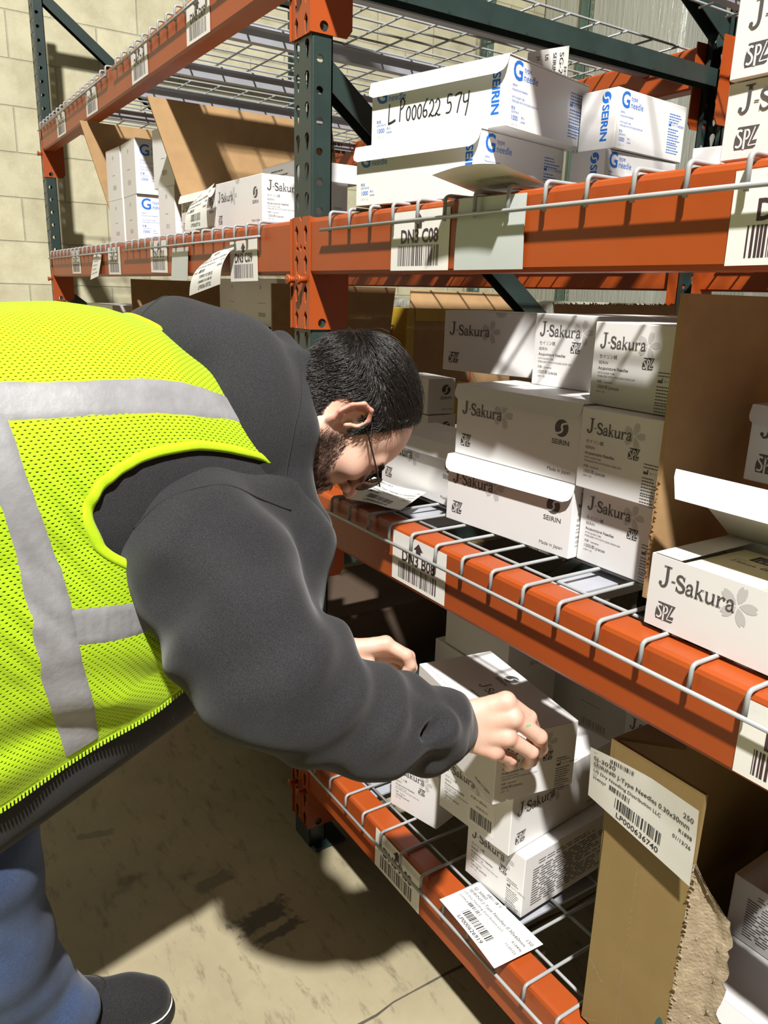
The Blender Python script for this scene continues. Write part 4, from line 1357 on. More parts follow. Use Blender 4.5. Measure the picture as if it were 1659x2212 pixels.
def chain(P, pts, rs, k=.01):
    d = None
    for i in range(len(pts)-1):
        q = rcone(P, pts[i], pts[i+1], rs[i], rs[i+1])
        d = q if d is None else (np.minimum(d, q) if k == 0 else smin(d, q, k))
    return d
def grid(lo, hi, h):
    n = [int((hi[i]-lo[i])/h)+1 for i in range(3)]
    ax = [lo[i]+h*np.arange(n[i]) for i in range(3)]
    return np.stack(np.meshgrid(*ax, indexing='ij'), -1).astype(np.float32)
def noise3(P, sc, seed=0):
    """cheap smooth value noise"""
    P = P*sc+seed*17.13
    return (np.sin(P[..., 0]*1.7+np.sin(P[..., 1]*1.3+seed))+np.sin(P[..., 1]*1.9+np.sin(P[..., 2]*1.1+2*seed))+np.sin(P[..., 2]*1.5+np.sin(P[..., 0]*1.2)))/3
def np_mesh(name, V, Q, mats, parent=None, smooth=True, mi=None):
    me = bpy.data.meshes.new(name)
    me.from_pydata([tuple(v) for v in V], [], [tuple(int(i) for i in q) for q in Q])
    for m in (mats if isinstance(mats, (list, tuple)) else [mats]): me.materials.append(m)
    me.polygons.foreach_set('use_smooth', [smooth]*len(me.polygons))
    if mi is not None: me.polygons.foreach_set('material_index', mi)
    me.update()
    o = bpy.data.objects.new(name, me); COL.objects.link(o)
    if parent: o.parent = parent
    return o

# ---- materials of the man
def cloth_mat(name, col, rough=.9, weave=900, bump=.4, fleck=.25, big=0.0):
    m, nt, b = nmat(name)
    L = nt.links.new
    tc = nt.nodes.new('ShaderNodeTexCoord')
    n1 = nt.nodes.new('ShaderNodeTexNoise'); n1.inputs['Scale'].default_value = weave; n1.inputs['Detail'].default_value = 3
    L(tc.outputs['Object'], n1.inputs['Vector'])
    rp = nt.nodes.new('ShaderNodeValToRGB'); rp.color_ramp.elements[0].position = .35; rp.color_ramp.elements[1].position = .72
    k0 = 1-fleck
    rp.color_ramp.elements[0].color = (col[0]*k0, col[1]*k0, col[2]*k0, 1)
    rp.color_ramp.elements[1].color = (col[0]*(1+fleck*1.6), col[1]*(1+fleck*1.6), col[2]*(1+fleck*1.6), 1)
    L(n1.outputs['Fac'], rp.inputs['Fac'])
    out = rp.outputs['Color']
    if big:
        n2 = nt.nodes.new('ShaderNodeTexNoise'); n2.inputs['Scale'].default_value = 7; n2.inputs['Detail'].default_value = 4
        L(tc.outputs['Object'], n2.inputs['Vector'])
        r2b = nt.nodes.new('ShaderNodeValToRGB'); r2b.color_ramp.elements[0].position = .35; r2b.color_ramp.elements[1].position = .68
        r2b.color_ramp.elements[0].color = (1-big, 1-big, 1-big, 1); r2b.color_ramp.elements[1].color = (1+big, 1+big, 1+big*.9, 1)
        L(n2.outputs['Fac'], r2b.inputs['Fac'])
        mx = nt.nodes.new('ShaderNodeMix'); mx.data_type = 'RGBA'; mx.blend_type = 'MULTIPLY'; mx.inputs['Factor'].default_value = 1
        L(out, mx.inputs['A']); L(r2b.outputs['Color'], mx.inputs['B']); out = mx.outputs['Result']
    L(out, b.inputs['Base Color'])
    b.inputs['Roughness'].default_value = rough
    b.inputs['Specular IOR Level'].default_value = .2
    b.inputs['Sheen Weight'].default_value = .12
    b.inputs['Sheen Roughness'].default_value = .5
    bp = nt.nodes.new('ShaderNodeBump'); bp.inputs['Strength'].default_value = bump; bp.inputs['Distance'].default_value = .0012
    L(n1.outputs['Fac'], bp.inputs['Height']); L(bp.outputs['Normal'], b.inputs['Normal'])
    return m
M['hoodie'] = cloth_mat('charcoal_fleece', (.021, .021, .0228), .95, 750, .35, .35, .12)
M['rib'] = cloth_mat('charcoal_rib_knit', (.028, .028, .030), .95, 600, .5, .3)
M['denim'] = cloth_mat('blue_denim', (.048, .080, .175), .85, 800, .35, .30, .45)
M['suede'] = cloth_mat('black_suede', (.018, .018, .019), .95, 500, .3, .3)
M['sole'] = mat('black_rubber_sole', (.012, .012, .012, 1), .6)
M['sole_edge'] = mat('white_sole_edge', (.7, .69, .66, 1), .6)
M['lime_trim'] = cloth_mat('lime_binding', (.42, .65, .007), .7, 1200, .4, .06)
M['tape_silver'] = mat('grey_reflective_tape', (.25, .248, .255, 1), .55, .0, noise_scale=30, noise_amt=.22, bump=.5, bump_scale=70)
M['thread'] = mat('dark_thread', (.02, .02, .02, 1), .9)
M['seam'] = mat('charcoal_seam', (.016, .016, .017, 1), .95)
M['hair'] = mat('dark_brown_hair', (.013, .0095, .0075, 1), .36)
M['stubble'] = mat('dark_stubble', (.022, .014, .010, 1), .5)
M['frame_black'] = mat('black_glasses_frame', (.008, .008, .009, 1), .3)
def glass_mat():
    m, nt, b = nmat('clear_lens')
    b.inputs['Base Color'].default_value = (.9, .92, .92, 1); b.inputs['Roughness'].default_value = .03
    b.inputs['Transmission Weight'].default_value = 1.0; b.inputs['IOR'].default_value = 1.05
    return m
M['lens'] = glass_mat()
def skin_mat():
    m, nt, b = nmat('fair_skin')
    L = nt.links.new
    at = nt.nodes.new('ShaderNodeAttribute'); at.attribute_name = 'tint'
    tc = nt.nodes.new('ShaderNodeTexCoord')
    n1 = nt.nodes.new('ShaderNodeTexNoise'); n1.inputs['Scale'].default_value = 45; n1.inputs['Detail'].default_value = 5
    L(tc.outputs['Object'], n1.inputs['Vector'])
    rp = nt.nodes.new('ShaderNodeValToRGB'); rp.color_ramp.elements[0].position = .3; rp.color_ramp.elements[1].position = .75
    rp.color_ramp.elements[0].color = (1, .88, .84, 1); rp.color_ramp.elements[1].color = (1, 1.02, 1.03, 1)
    L(n1.outputs['Fac'], rp.inputs['Fac'])
    mx = nt.nodes.new('ShaderNodeMix'); mx.data_type = 'RGBA'; mx.blend_type = 'MULTIPLY'; mx.inputs['Factor'].default_value = 1
    L(at.outputs['Color'], mx.inputs['A']); L(rp.outputs['Color'], mx.inputs['B'])
    L(mx.outputs['Result'], b.inputs['Base Color'])
    b.inputs['Roughness'].default_value = .52
    b.inputs['Subsurface Weight'].default_value = .12
    b.inputs['Subsurface Radius'].default_value = (1, .35, .2)
    b.inputs['Subsurface Scale'].default_value = .004
    n2 = nt.nodes.new('ShaderNodeTexNoise'); n2.inputs['Scale'].default_value = 420; n2.inputs['Detail'].default_value = 3
    L(tc.outputs['Object'], n2.inputs['Vector'])
    bp = nt.nodes.new('ShaderNodeBump'); bp.inputs['Strength'].default_value = .18; bp.inputs['Distance'].default_value = .001
    L(n2.outputs['Fac'], bp.inputs['Height']); L(bp.outputs['Normal'], b.inputs['Normal'])
    return m
M['skin'] = skin_mat()
def vest_mat():
    m, nt, b = nmat('lime_mesh_fabric')
    L = nt.links.new
    uv = nt.nodes.new('ShaderNodeUVMap')
    sp = nt.nodes.new('ShaderNodeSeparateXYZ'); L(uv.outputs[0], sp.inputs[0])
    def mth(op, a, b_=None, c_=None):
        n = nt.nodes.new('ShaderNodeMath'); n.operation = op
        for i, q in enumerate((a, b_, c_)):
            if q is None: continue
            if isinstance(q, (int, float)): n.inputs[i].default_value = q
            else: L(q, n.inputs[i])
        return n.outputs[0]
    v = mth('DIVIDE', sp.outputs['Y'], .0043)
    row = mth('FLOOR', v)
    odd = mth('MODULO', mth('ABSOLUTE', row), 2.0)
    u = mth('ADD', mth('DIVIDE', sp.outputs['X'], .0078), mth('MULTIPLY', odd, .5))
    fu = mth('SUBTRACT', mth('FRACT', u), .5); fv = mth('SUBTRACT', mth('FRACT', v), .5)
    e = mth('ADD', mth('POWER', mth('ABSOLUTE', mth('DIVIDE', fu, .185)), 2.0), mth('POWER', mth('ABSOLUTE', mth('DIVIDE', fv, .14)), 2.0))
    hole = mth('LESS_THAN', e, 1.0)
    dent = mth('SMOOTH_MIN', e, 3.0, .5)
    b.inputs['Base Color'].default_value = (.41, .62, .008, 1)
    b.inputs['Roughness'].default_value = .75
    b.inputs['Specular IOR Level'].default_value = .25
    b.inputs['Sheen Weight'].default_value = .15
    bp = nt.nodes.new('ShaderNodeBump'); bp.inputs['Strength'].default_value = .5; bp.inputs['Distance'].default_value = .0008
    L(dent, bp.inputs['Height']); L(bp.outputs['Normal'], b.inputs['Normal'])
    tr = nt.nodes.new('ShaderNodeBsdfTransparent'); ms = nt.nodes.new('ShaderNodeMixShader')
    tl = nt.nodes.new('ShaderNodeBsdfTranslucent'); tl.inputs['Color'].default_value = (.5, .8, .01, 1)
    m2_ = nt.nodes.new('ShaderNodeMixShader'); m2_.inputs[0].default_value = .18
    L(b.outputs[0], m2_.inputs[1]); L(tl.outputs[0], m2_.inputs[2])
    L(hole, ms.inputs[0]); L(m2_.outputs[0], ms.inputs[1]); L(tr.outputs[0], ms.inputs[2])
    out = nt.nodes['Material Output']; L(ms.outputs[0], out.inputs['Surface'])
    return m
M['vest'] = vest_mat()

# ---- head
HO = np.array([.3399, -.1299, 1.0698])
HB = np.array([[.9422, .1017, .3191], [-.3341, .3530, .8740], [-.0238, -.9301, .3665]])   # columns: his right, face forward, up
def hw(l): return HO+np.asarray(l, float)@HB.T
def head_sdf(P):
    mir = P.copy(); mir[..., 0] = np.abs(mir[..., 0])
    d = ellip(P, (0, -.016, .036), (.074, .098, .088))
    d = smin(d, ellip(P, (0, .030, .030), (.064, .066, .070)), .02)
    d = smin(d, ellip(P, (0, .036, -.035), (.058, .060, .072)), .025)
    d = smin(d, rcone(mir, (.052, -.008, -.040), (.016, .075, -.098), .026, .018), .022)
    d = smin(d, rcone(P, (-.012, .083, -.100), (.012, .083, -.100), .018, .018), .018)
    d = smin(d, rcone(P, (0, -.045, -.05), (0, -.085, -.20), .060, .066), .03)
    d = smin(d, rcone(mir, (.012, .090, .020), (.044, .076, .026), .011, .010), .014)
    d = smin(d, ellip(mir, (.047, .060, -.014), (.022, .028, .022)), .016)
    d = smax(d, -ellip(mir, (.032, .104, .002), (.019, .016, .013)), .012)
    d = smin(d, ellip(mir, (.032, .0815, .002), (.0135, .0135, .0125)), .004)
    d = smin(d, chain(P, [(0, .089, .018), (0, .103, -.006), (0, .118, -.028)], [.0085, .0085, .0105], .008), .010)
    d = smin(d, ellip(mir, (.0115, .104, -.0325), (.0078, .0095, .0075)), .006)
    d = smax(d, -ellip(mir, (.0065, .109, -.0395), (.0036, .0055, .0035)), .003)
    d = smin(d, rcone(P, (-.016, .092, -.0585), (.016, .092, -.0585), .0055, .0055), .009)
    d = smin(d, rcone(P, (-.013, .093, -.070), (.013, .093, -.070), .0065, .0065), .007)
    d = smax(d, -rcone(P, (-.022, .100, -.0643), (.022, .100, -.0643), .0022, .0022), .003)
    # ears
    ex, ey, ez = .0760, -.012, .004
    M1 = Euler((math.radians(-14), 0, math.radians(0))).to_matrix()
    q = mir-np.array([ex, ey, ez]); q = q@np.array(M1)
    # lean the ear outwards towards its back edge
    q2 = q.copy(); q2[..., 0] = q[..., 0]+q[..., 1]*.42
    rim = [(.002, .012, -.004), (.006, .017, .012), (.008, .010, .027), (.008, -.006, .031), (.008, -.018, .021), (.007, -.019, .004), (.005, -.012, -.013), (.003, -.002, -.022)]
    e = chain(q2, rim, [.0030, .0036, .0038, .0038, .0038, .0035, .0034, .004], .003)
    e = smin(e, ellip(q2, (.001, -.003, .004), (.0035, .015, .026)), .004)
    e = smin(e, chain(q2, [(.004, -.004, .020), (.005, -.010, .006), (.004, -.006, -.008), (.003, .004, -.012)], [.003, .0028, .003, .003], .003), .003)
    e = smin(e, ellip(q2, (.001, .001, -.026), (.0045, .0085, .0095)), .005)
    e = smin(e, ellip(q2, (.003, .012, -.003), (.004, .005, .007)), .003)
    e = smax(e, -ellip(q2, (.006, .003, -.002), (.005, .006, .0085)), .002)
    return smin(d, e, .0045)
h_ = .0019
G = grid((-.105, -.16, -.21), (.105, .145, .14), h_)
hv, hq = surface_nets(head_sdf(G), (-.105, -.16, -.21), h_)
del G
head_local = hv.copy()
def tint_head(L_):
    x, y, z = np.abs(L_[:, 0]), L_[:, 1], L_[:, 2]
    base = np.array([.60, .395, .30]); c = np.tile(base, (len(L_), 1))
    def mixto(col, w):
        nonlocal c
        c = c*(1-w[:, None])+np.array(col)*w[:, None]
    g = lambda cx, cy, cz, r: np.exp(-(((x-cx)**2+(y-cy)**2+(z-cz)**2)/r**2))
    mixto((.60, .26, .20), .55*g(0, .116, -.030, .018)); mixto((.62, .28, .21), .45*g(.044, .075, -.018, .026))
    mixto((.60, .24, .19), .65*np.clip((x-.079)/.006, 0, 1)*(np.abs(y+.012) < .04)*(np.abs(z) < .05))
    mixto((.42, .17, .14), .8*np.clip(1-np.abs(z+.0643)/.0105, 0, 1)*(x < .022)*(y > .085))
    mixto((.30, .17, .12), .75*beard_w(L_))
    mixto((.05, .035, .028), .92*hair_w(L_))
    return c
def sstep(a, b, x): t = np.clip((x-a)/(b-a), 0, 1); return t*t*(3-2*t)
def hair_w(L_):
    x, y, z = np.abs(L_[:, 0]), L_[:, 1], L_[:, 2]
    line = np.interp(y, [-.12, -.085, -.055, -.03, .0, .018, .028, .042, .054, .066, .078, .09], [-.075, -.085, -.075, -.03, .030, .004, .045, .086, .104, .112, .116, .118])
    line = line+.004*np.sin(y*300+x*200)
    ear = ((y+.014)/.026)**2+((z-.004)/.037)**2 < 1.0
    return sstep(-.004, .006, z-line)*(~((x > .062) & ear))
def beard_w(L_):
    x, y, z = np.abs(L_[:, 0]), L_[:, 1], L_[:, 2]
    top = np.interp(y, [-.03, .0, .016, .030, .045, .060, .080, .092, .11], [-.045, -.02, .0, -.008, -.032, -.048, -.050, -.044, -.042])
    w = sstep(-.003, .010, top-z)*sstep(-.014, .006, y-(-.006-.0*z))*(z > -.125)
    lips = (np.abs(z+.0643) < .010) & (x < .024) & (y > .086)
    w = w*np.where(lips, .1, 1)
    neck = sstep(-.1, -.115, z)*(y < .05)
    return np.clip(w*(1-neck), 0, 1)

# ---- hands
def finger(P, pts, rs): return chain(P, pts, rs, .003)
R_WR = [(.591, -.1115, .6637), (.6071, -.0867, .6646)]
R_MCP = [(.6471, -.0323, .7076), (.6603, -.0284, .6871), (.6594, -.0368, .6585), (.6491, -.0479, .6342)]
R_PIP = [(.6576, .0051, .6757), (.6753, .0106, .6522), (.6709, .0013, .6288), (.6513, -.0181, .6121)]
R_DIP = [(.6481, .0289, .6395), (.6607, .0313, .6179), (.6532, .0212, .5985), (.6377, -.0021, .5912)]
R_TIP = [(.6363, .0363, .6153), (.6469, .0375, .5973), (.6389, .0271, .582), (.6234, .0058, .5755)]
R_TH = [(.6140, -.0760, .6560), (.6080, -.0480, .6420), (.6060, -.0220, .6290), (.6080, -.0020, .6180)]
L_WR = [(.279, -.120, .6504), (.2917, -.0853, .6431)]
L_MCP = [(.3342, -.0284, .6651), (.3232, -.0158, .6487), (.3096, -.0082, .6303), (.2972, -.0075, .6129)]
L_PIP = [(.3588, -.0005, .6468), (.3431, .016, .6334), (.3271, .0207, .6162), (.312, .0175, .5993)]
L_DIP = [(.3620, .0070, .6280), (.3480, .0200, .6130), (.3320, .0210, .5990), (.3160, .0170, .5850)]
L_TIP = [(.3583, .0013, .6150), (.3418, .0154, .5993), (.3263, .0144, .588), (.3088, .0104, .5764)]
L_TH = [(.3060, -.0740, .6330), (.3300, -.0560, .6220), (.3480, -.0380, .6120), (.3560, -.0230, .6070)]
def hand_sdf(P, WR, MCP, PIP, DIP, TIP, TH, arm=.030):
    w0, w1 = np.array(WR[0]), np.array(WR[1])
    d = rcone(P, w0-(w1-w0)*1.2, w1, arm, .0255)
    mc = [np.array(q) for q in MCP]
    ctr = sum(mc)/4
    for i, q in enumerate(mc):
        a = w1+(q-ctr)*.45
        d = smin(d, rcone(P, a, q+(ctr-q)*.04, .0165, .0128-.0008*(i == 3)), .014)
    # ball of the thumb
    d = smin(d, rcone(P, w1*.6+np.array(TH[0])*.4, np.array(TH[1])*.7+np.array(TH[0])*.3, .019, .0155), .014)
    fr = [(.0118, .0108, .0098, .0086), (.0120, .0112, .0100, .0088), (.0115, .0106, .0095, .0084), (.0102, .0093, .0085, .0076)]
    fing = None
    for i in range(4):
        f = finger(P, [mc[i]*.75+(w1+(mc[i]-ctr)*.45)*.25, mc[i], PIP[i], DIP[i], TIP[i]], [.0115, *fr[i]])
        # knuckle at the base
        f = smin(f, np.linalg.norm(P-mc[i], axis=-1)-.0128, .004)
        fing = f if fing is None else smin(fing, f, .0022)
    d = smin(d, fing, .006)
    th = finger(P, TH, [.0155, .0125, .0112, .0092])
    d = smin(d, th, .006)
    return d
def hand_mesh(*a):
    pts = np.array([q for l in a for q in l])
    lo = pts.min(0)-.04; hi = pts.max(0)+.03
    h = .0017
    G = grid(lo, hi, h)
    return surface_nets(hand_sdf(G, *a), lo, h)
rv, rq = hand_mesh(R_WR, R_MCP, R_PIP, R_DIP, R_TIP, R_TH)
lv, lq = hand_mesh(L_WR, L_MCP, L_PIP, L_DIP, L_TIP, L_TH)
def tint_hand(V, MCP, PIP, TIP):
    c = np.tile(np.array([.60, .40, .31]), (len(V), 1))
    for q, r, k in [(m, .014, .55) for m in MCP]+[(m, .011, .5) for m in PIP]+[(m, .010, .45) for m in TIP]:
        w = k*np.exp(-((V-np.array(q))**2).sum(1)/r**2)
        c = c*(1-w[:, None])+np.array([.60, .27, .20])*w[:, None]
    return c
# ---- coarse body under the clothes, joined with head and hands into one figure
def body_sdf(P):
    d = chain(P, [(.215, -1.02, .86), (.215, -.75, .93), (.215, -.50, .965), (.235, -.34, .99)], [.15, .17, .17, .13], .05)
    d = smin(d, rcone(P, (.245, -.36, 1.0), (.30, -.22, 1.03), .075, .06), .05)
    d = smin(d, chain(P, [(.36, -.385, .975), (.555, -.365, .80), (.60, -.335, .775), (.60, -.11, .667)], [.06, .048, .044, .028], .02), .03)
    d = smin(d, chain(P, [(.08, -.36, .975), (.10, -.26, .80), (.15, -.21, .73), (.275, -.125, .652)], [.06, .046, .042, .028], .02), .03)
    for x, k in ((.30, (.30, -.70, .47)), (.10, (.09, -.80, .47))):
        ank = (.222, -.632, .10) if x > .2 else (.06, -.86, .10)
        d = smin(d, chain(P, [(x, -.98, .82), k, ank], [.085, .05, .036], .03), .04)
    return d
lo, hi = (-.12, -1.25, .05), (.72, -.03, 1.22)
G = grid(lo, hi, .011)
bv, bq = surface_nets(body_sdf(G), lo, .011)
AV = np.concatenate([hw(hv), rv, lv, bv]); AQ = np.concatenate([hq, rq+len(hv), lq+len(hv)+len(rv), bq+len(hv)+len(rv)+len(lv)])
person = np_mesh('person', AV, AQ, M['skin'])
tag(person, 'bearded person in lime safety vest and charcoal hoodie bending over the lowest shelf', 'person')
cols = np.ones((len(AV), 4)); cols[:, :3] = np.concatenate([tint_head(hv), tint_hand(rv, R_MCP, R_PIP, R_TIP), tint_hand(lv, L_MCP, L_PIP, L_TIP), np.tile([.6, .38, .27], (len(bv), 1))])
# green pen mark on the middle finger
mk = np.array(R_MCP[1])*.45+np.array(R_PIP[1])*.55+np.array([.006, -.007, .010])
gw = (np.linalg.norm((rv-mk)@np.diag([1, 1, 2.2]), axis=1) < .0055).astype(float)
seg = slice(len(hv), len(hv)+len(rv)); cols[seg, :3] = cols[seg, :3]*(1-gw[:, None]*.75)+np.array([.10, .42, .20])*gw[:, None]*.75
ca = person.data.color_attributes.new('tint', 'FLOAT_COLOR', 'POINT')
ca.data.foreach_set('color', cols.ravel())

# ---- hair as strands
def strands(name, material, V, Q, wfun, N, length, flow, lift, seed, r0=.00032, npt=5, curl=.0012):
    rng = np.random.default_rng(seed)
    T = np.concatenate([Q[:, [0, 1, 2]], Q[:, [0, 2, 3]]])
    w = wfun(V[T].mean(1))
    A = V[T[:, 0]]; e1 = V[T[:, 1]]-A; e2 = V[T[:, 2]]-A
    nrm = np.cross(e1, e2); ar = np.linalg.norm(nrm, axis=1)
    pr = ar*w; pr = pr/pr.sum()
    t = rng.choice(len(T), N, p=pr)
    u = rng.random(N); v = rng.random(N); sw = u+v > 1; u[sw] = 1-u[sw]; v[sw] = 1-v[sw]
    P0 = A[t]+e1[t]*u[:, None]+e2[t]*v[:, None]
    n = nrm[t]/np.maximum(ar[t][:, None], 1e-12)
    out = P0-np.array([0, -.012, .03]); out = out/np.linalg.norm(out, axis=1)[:, None]
    n = n*np.sign((n*out).sum(1))[:, None]
    f = flow(P0); f = f-n*(f*n).sum(1)[:, None]; f = f/np.maximum(np.linalg.norm(f, axis=1)[:, None], 1e-9)
    f = f+rng.normal(0, .10, f.shape)
    Ln = length(P0)*rng.uniform(.7, 1.15, N)
    lf = lift(P0)
    pts = np.zeros((N, npt, 3)); cu = rng.normal(0, curl, (N, 3))
    for k in range(npt):
        s = k/(npt-1)
        pts[:, k] = P0+f*(Ln*s)[:, None]+n*(Ln*lf*(s-.75*s*s)*1.3)[:, None]+cu*np.sin(PI*s)-n*(.5*Ln*Ln*s*s/.1)[:, None]
    Wp = hw(pts.reshape(-1, 3)).astype(np.float32)
    hc = bpy.data.hair_curves.new(name)
    hc.add_curves([npt]*N)
    hc.attributes['position'].data.foreach_set('vector', Wp.ravel())
    ra = hc.attributes.get('radius') or hc.attributes.new('radius', 'FLOAT', 'POINT')
    ra.data.foreach_set('value', np.tile(np.linspace(r0, r0*.45, npt), N).astype(np.float32))
    hc.materials.append(material)
    o = bpy.data.objects.new(name, hc); COL.objects.link(o); o.parent = person
    return o
hair_len = lambda P: np.interp(P[:, 2], [-.09, -.03, .02, .06, .10], [.008, .015, .021, .032, .040])*np.interp(P[:, 1], [.0, .035], [1, .5])
def hair_flow(P):
    top = sstep(.03, .085, P[:, 2])[:, None]
    a = np.stack([.25*np.sign(P[:, 0]), .9+0*P[:, 0], .25+0*P[:, 0]], 1)
    b_ = np.stack([0*P[:, 0], -.25+0*P[:, 0], -1+0*P[:, 0]], 1)
    fr_ = sstep(.0, .035, P[:, 1])[:, None]
    a = a*(1-fr_)+np.stack([.35*np.sign(P[:, 0]), .05+0*P[:, 0], 1+0*P[:, 0]], 1)*fr_
    return a*top+b_*(1-top)
strands('hair', M['hair'], hv, hq, hair_w, 34000, hair_len, hair_flow, lambda P: np.interp(P[:, 2], [-.05, .03, .09], [.16, .22, .35])+np.interp(P[:, 1], [.0, .06], [0, .35]), 3, .00032, 6, .0014)
strands('beard', M['stubble'], hv, hq, beard_w, 6500, lambda P: .0062+0*P[:, 0], lambda P: np.stack([0*P[:, 0], .25+0*P[:, 0], -1+0*P[:, 0]], 1), lambda P: .55+0*P[:, 0], 4, .00022, 3, .0004)
brow_w = lambda L_: (np.abs(np.abs(L_[:, 0])-.032) < .021)*(np.abs(L_[:, 2]-.0275+(np.abs(L_[:, 0])-.03)**2*6) < .0042)*(L_[:, 1] > .05)*1.0+1e-9*(L_[:, 1] > .08)
strands('eyebrow', M['hair'], hv, hq, brow_w, 700, lambda P: .009+0*P[:, 0], lambda P: np.stack([np.sign(P[:, 0]), 0*P[:, 0], .25+0*P[:, 0]], 1), lambda P: .35+0*P[:, 0], 5, .00028, 4, .0004)

# ---- glasses
gl = MB()
for sx in (1, -1):
    gl.tube([hw((sx*.079, -.022, .006)), hw((sx*.0805, -.010, .0215)), hw((sx*.0790, .02, .021)), hw((sx*.0740, .075, .016)), hw((sx*.0685, .106, .012))], .00125, 8)
    rim = [hw((sx*(.036+.027*math.cos(a)), .1115-.010*(math.cos(a)*.5+.5)*.8+.0, .002+.0205*math.sin(a)*(1-.10*math.cos(a)))) for a in [2*PI*i/28 for i in range(29)]]
    gl.tube(rim, .0013, 8, cap=False)
gl.tube([hw((-.010, .111, .009)), hw((0, .114, .012)), hw((.010, .111, .009))], .0012, 8)
gls = gl.build('glasses_frame', M['frame_black'], person); gls['label'] = 'thin black glasses frame'
ln = MB()
for sx in (1, -1):
    ring = [hw((sx*(.036+.0262*math.cos(a)), .1115-.010*(math.cos(a)*.5+.5)*.8, .002+.0197*math.sin(a)*(1-.10*math.cos(a)))) for a in [2*PI*i/28 for i in range(28)]]
    back = [Vector(q)-Vector(HB[:, 1])*.0012 for q in ring]
    ln.add([tuple(q) for q in ring]+[tuple(q) for q in back], [tuple(range(28)), tuple(range(55, 27, -1))]+[(i, 28+i, 28+(i+1) % 28, (i+1) % 28) for i in range(28)])
ln.build('glasses_lens', M['lens'], person)

# ---- surface of the vest: s runs from the spine (0) over the man's flank (0.5) to the front zip (1), negative s is his other flank
VX = .215
def _ip(y, ys, vs): return np.interp(y, ys, vs)
def vest_surface(s, y, off=0.0):
    s = np.asarray(s, float); y = np.asarray(y, float)
    sg = np.sign(s); sg = np.where(sg == 0, 1, sg); q = np.abs(s)
    a = _ip(y, [-1.05, -.8, -.65, -.5, -.4, -.3, -.22], [.225, .24, .245, .243, .236, .215, .19])+off
    zr = _ip(y, [-1.05, -.85, -.65, -.5, -.44, -.39, -.34, -.29, -.24, -.2], [1.12, 1.20, 1.223, 1.226, 1.220, 1.207, 1.18, 1.145, 1.10, 1.07])+off
    zs = _ip(y, [-1.05, -.6, -.4, -.3, -.2], [.93, .95, .965, .965, .95])
    zz = _ip(y, [-1.0, -.652, -.387, -.25, -.2], [.52, .640, .745, .82, .85])
    th = np.clip(q/.5, 0, 1)*PI/2
    e = .86
    xt = a*np.sin(th)**e
    zt = zs+(zr-zs)*np.cos(th)**e
    w = np.clip((q-.5)/.5, 0, 1)
    xb = a*(1-.10*w**2)+.012*np.sin(PI*w)*np.clip(-(y+.3)*4, 0, 1)
    zb = zs+(zz-zs)*w
    x = np.where(q < .5, xt, xb); z = np.where(q < .5, zt, zb)
    # folds of the cloth
    f = .006*np.sin(26*(y+.55*z)+5*z)*np.clip(w*1.6, 0, 1)*np.clip(1.2-np.abs(w-.6), 0, 1)
    f = f+.0030*np.sin(235*(.54*z+.84*y)+2*np.sin(9*z))*np.clip((q-.30)*7, 0, 1)*np.clip((.80-q)*6, 0, 1)*np.exp(-((y+.545+.25*(q-.45))/.05)**2)
    f = f+.006*np.sin(75*(z*.9+.25*y)+2*np.sin(14*y))*np.clip((q-.72)*6, 0, 1)*np.clip((1.02-q)*8, 0, 1)
    f = f+.0025*np.sin(31*y+14*z+1.3)*np.clip(q*3, 0, 1)*np.clip((-.33-y)*8, 0, 1)*np.exp(-((q-.35)/.25)**2)
    return VX+sg*(x+f), y, z+.002*np.sin(22*y)*np.exp(-(q/.2)**2)

# ---- vest
ARMH = [(.445, -.236), (.42, -.262), (.4, -.290), (.394, -.33), (.392, -.38), (.402, -.45), (.414, -.48), (.432, -.506), (.452, -.522), (.470, -.5265), (.492, -.520), (.53, -.503), (.59, -.465), (.66, -.42), (.70, -.37), (.70, -.31), (.64, -.26), (.54, -.236)]
def smooth_poly(pts, n=8):
    c = list(pts); out = []
    N = len(c)
    for i in range(N):
        a, b, d, e = [np.array(c[(i+k-1) % N], float) for k in range(4)]
        for k in range(n):
            t = k/n
            out.append(.5*((2*b)+(d-a)*t+(2*a-5*b+4*d-e)*t*t+(3*b-a-3*d+e)*t**3))
    return np.array(out)
ARM = smooth_poly(ARMH)
def in_poly(x, y, P):
    r = np.zeros(x.shape, bool); j = len(P)-1
    for i in range(len(P)):
        c = (P[i, 1] > y) != (P[j, 1] > y)
        xi = (P[j, 0]-P[i, 0])*(y-P[i, 1])/(P[j, 1]-P[i, 1]+1e-12)+P[i, 0]
        r ^= c & (x < xi); j = i
    return r
def neck_y(s): return np.interp(np.abs(s), [0, .05, .12, .2, .26, .36, .445, .6, 1], [-.405, -.401, -.374, -.318, -.278, -.257, -.243, -.24, -.24])
NS, NV = 440, 190
s1_ = np.linspace(-1, 1, NS+1); v1_ = np.linspace(0, 1, NV+1)
Sg, Vg = np.meshgrid(s1_, v1_, indexing='ij')
Yg = -1.05+(neck_y(Sg)+1.05)*Vg
idx = np.arange((NS+1)*(NV+1)).reshape(NS+1, NV+1)
Qv = np.stack([idx[:-1, :-1], idx[1:, :-1], idx[1:, 1:], idx[:-1, 1:]], -1).reshape(-1, 4)
sf, yf = Sg.ravel().copy(), Yg.ravel().copy()
cs, cy = sf[Qv].mean(1), yf[Qv].mean(1)
kill = in_poly(np.abs(cs), cy, ARM)
used_k = np.unique(Qv[kill]); Qk = Qv[~kill]; used_l = np.unique(Qk)
bd = np.intersect1d(used_k, used_l)
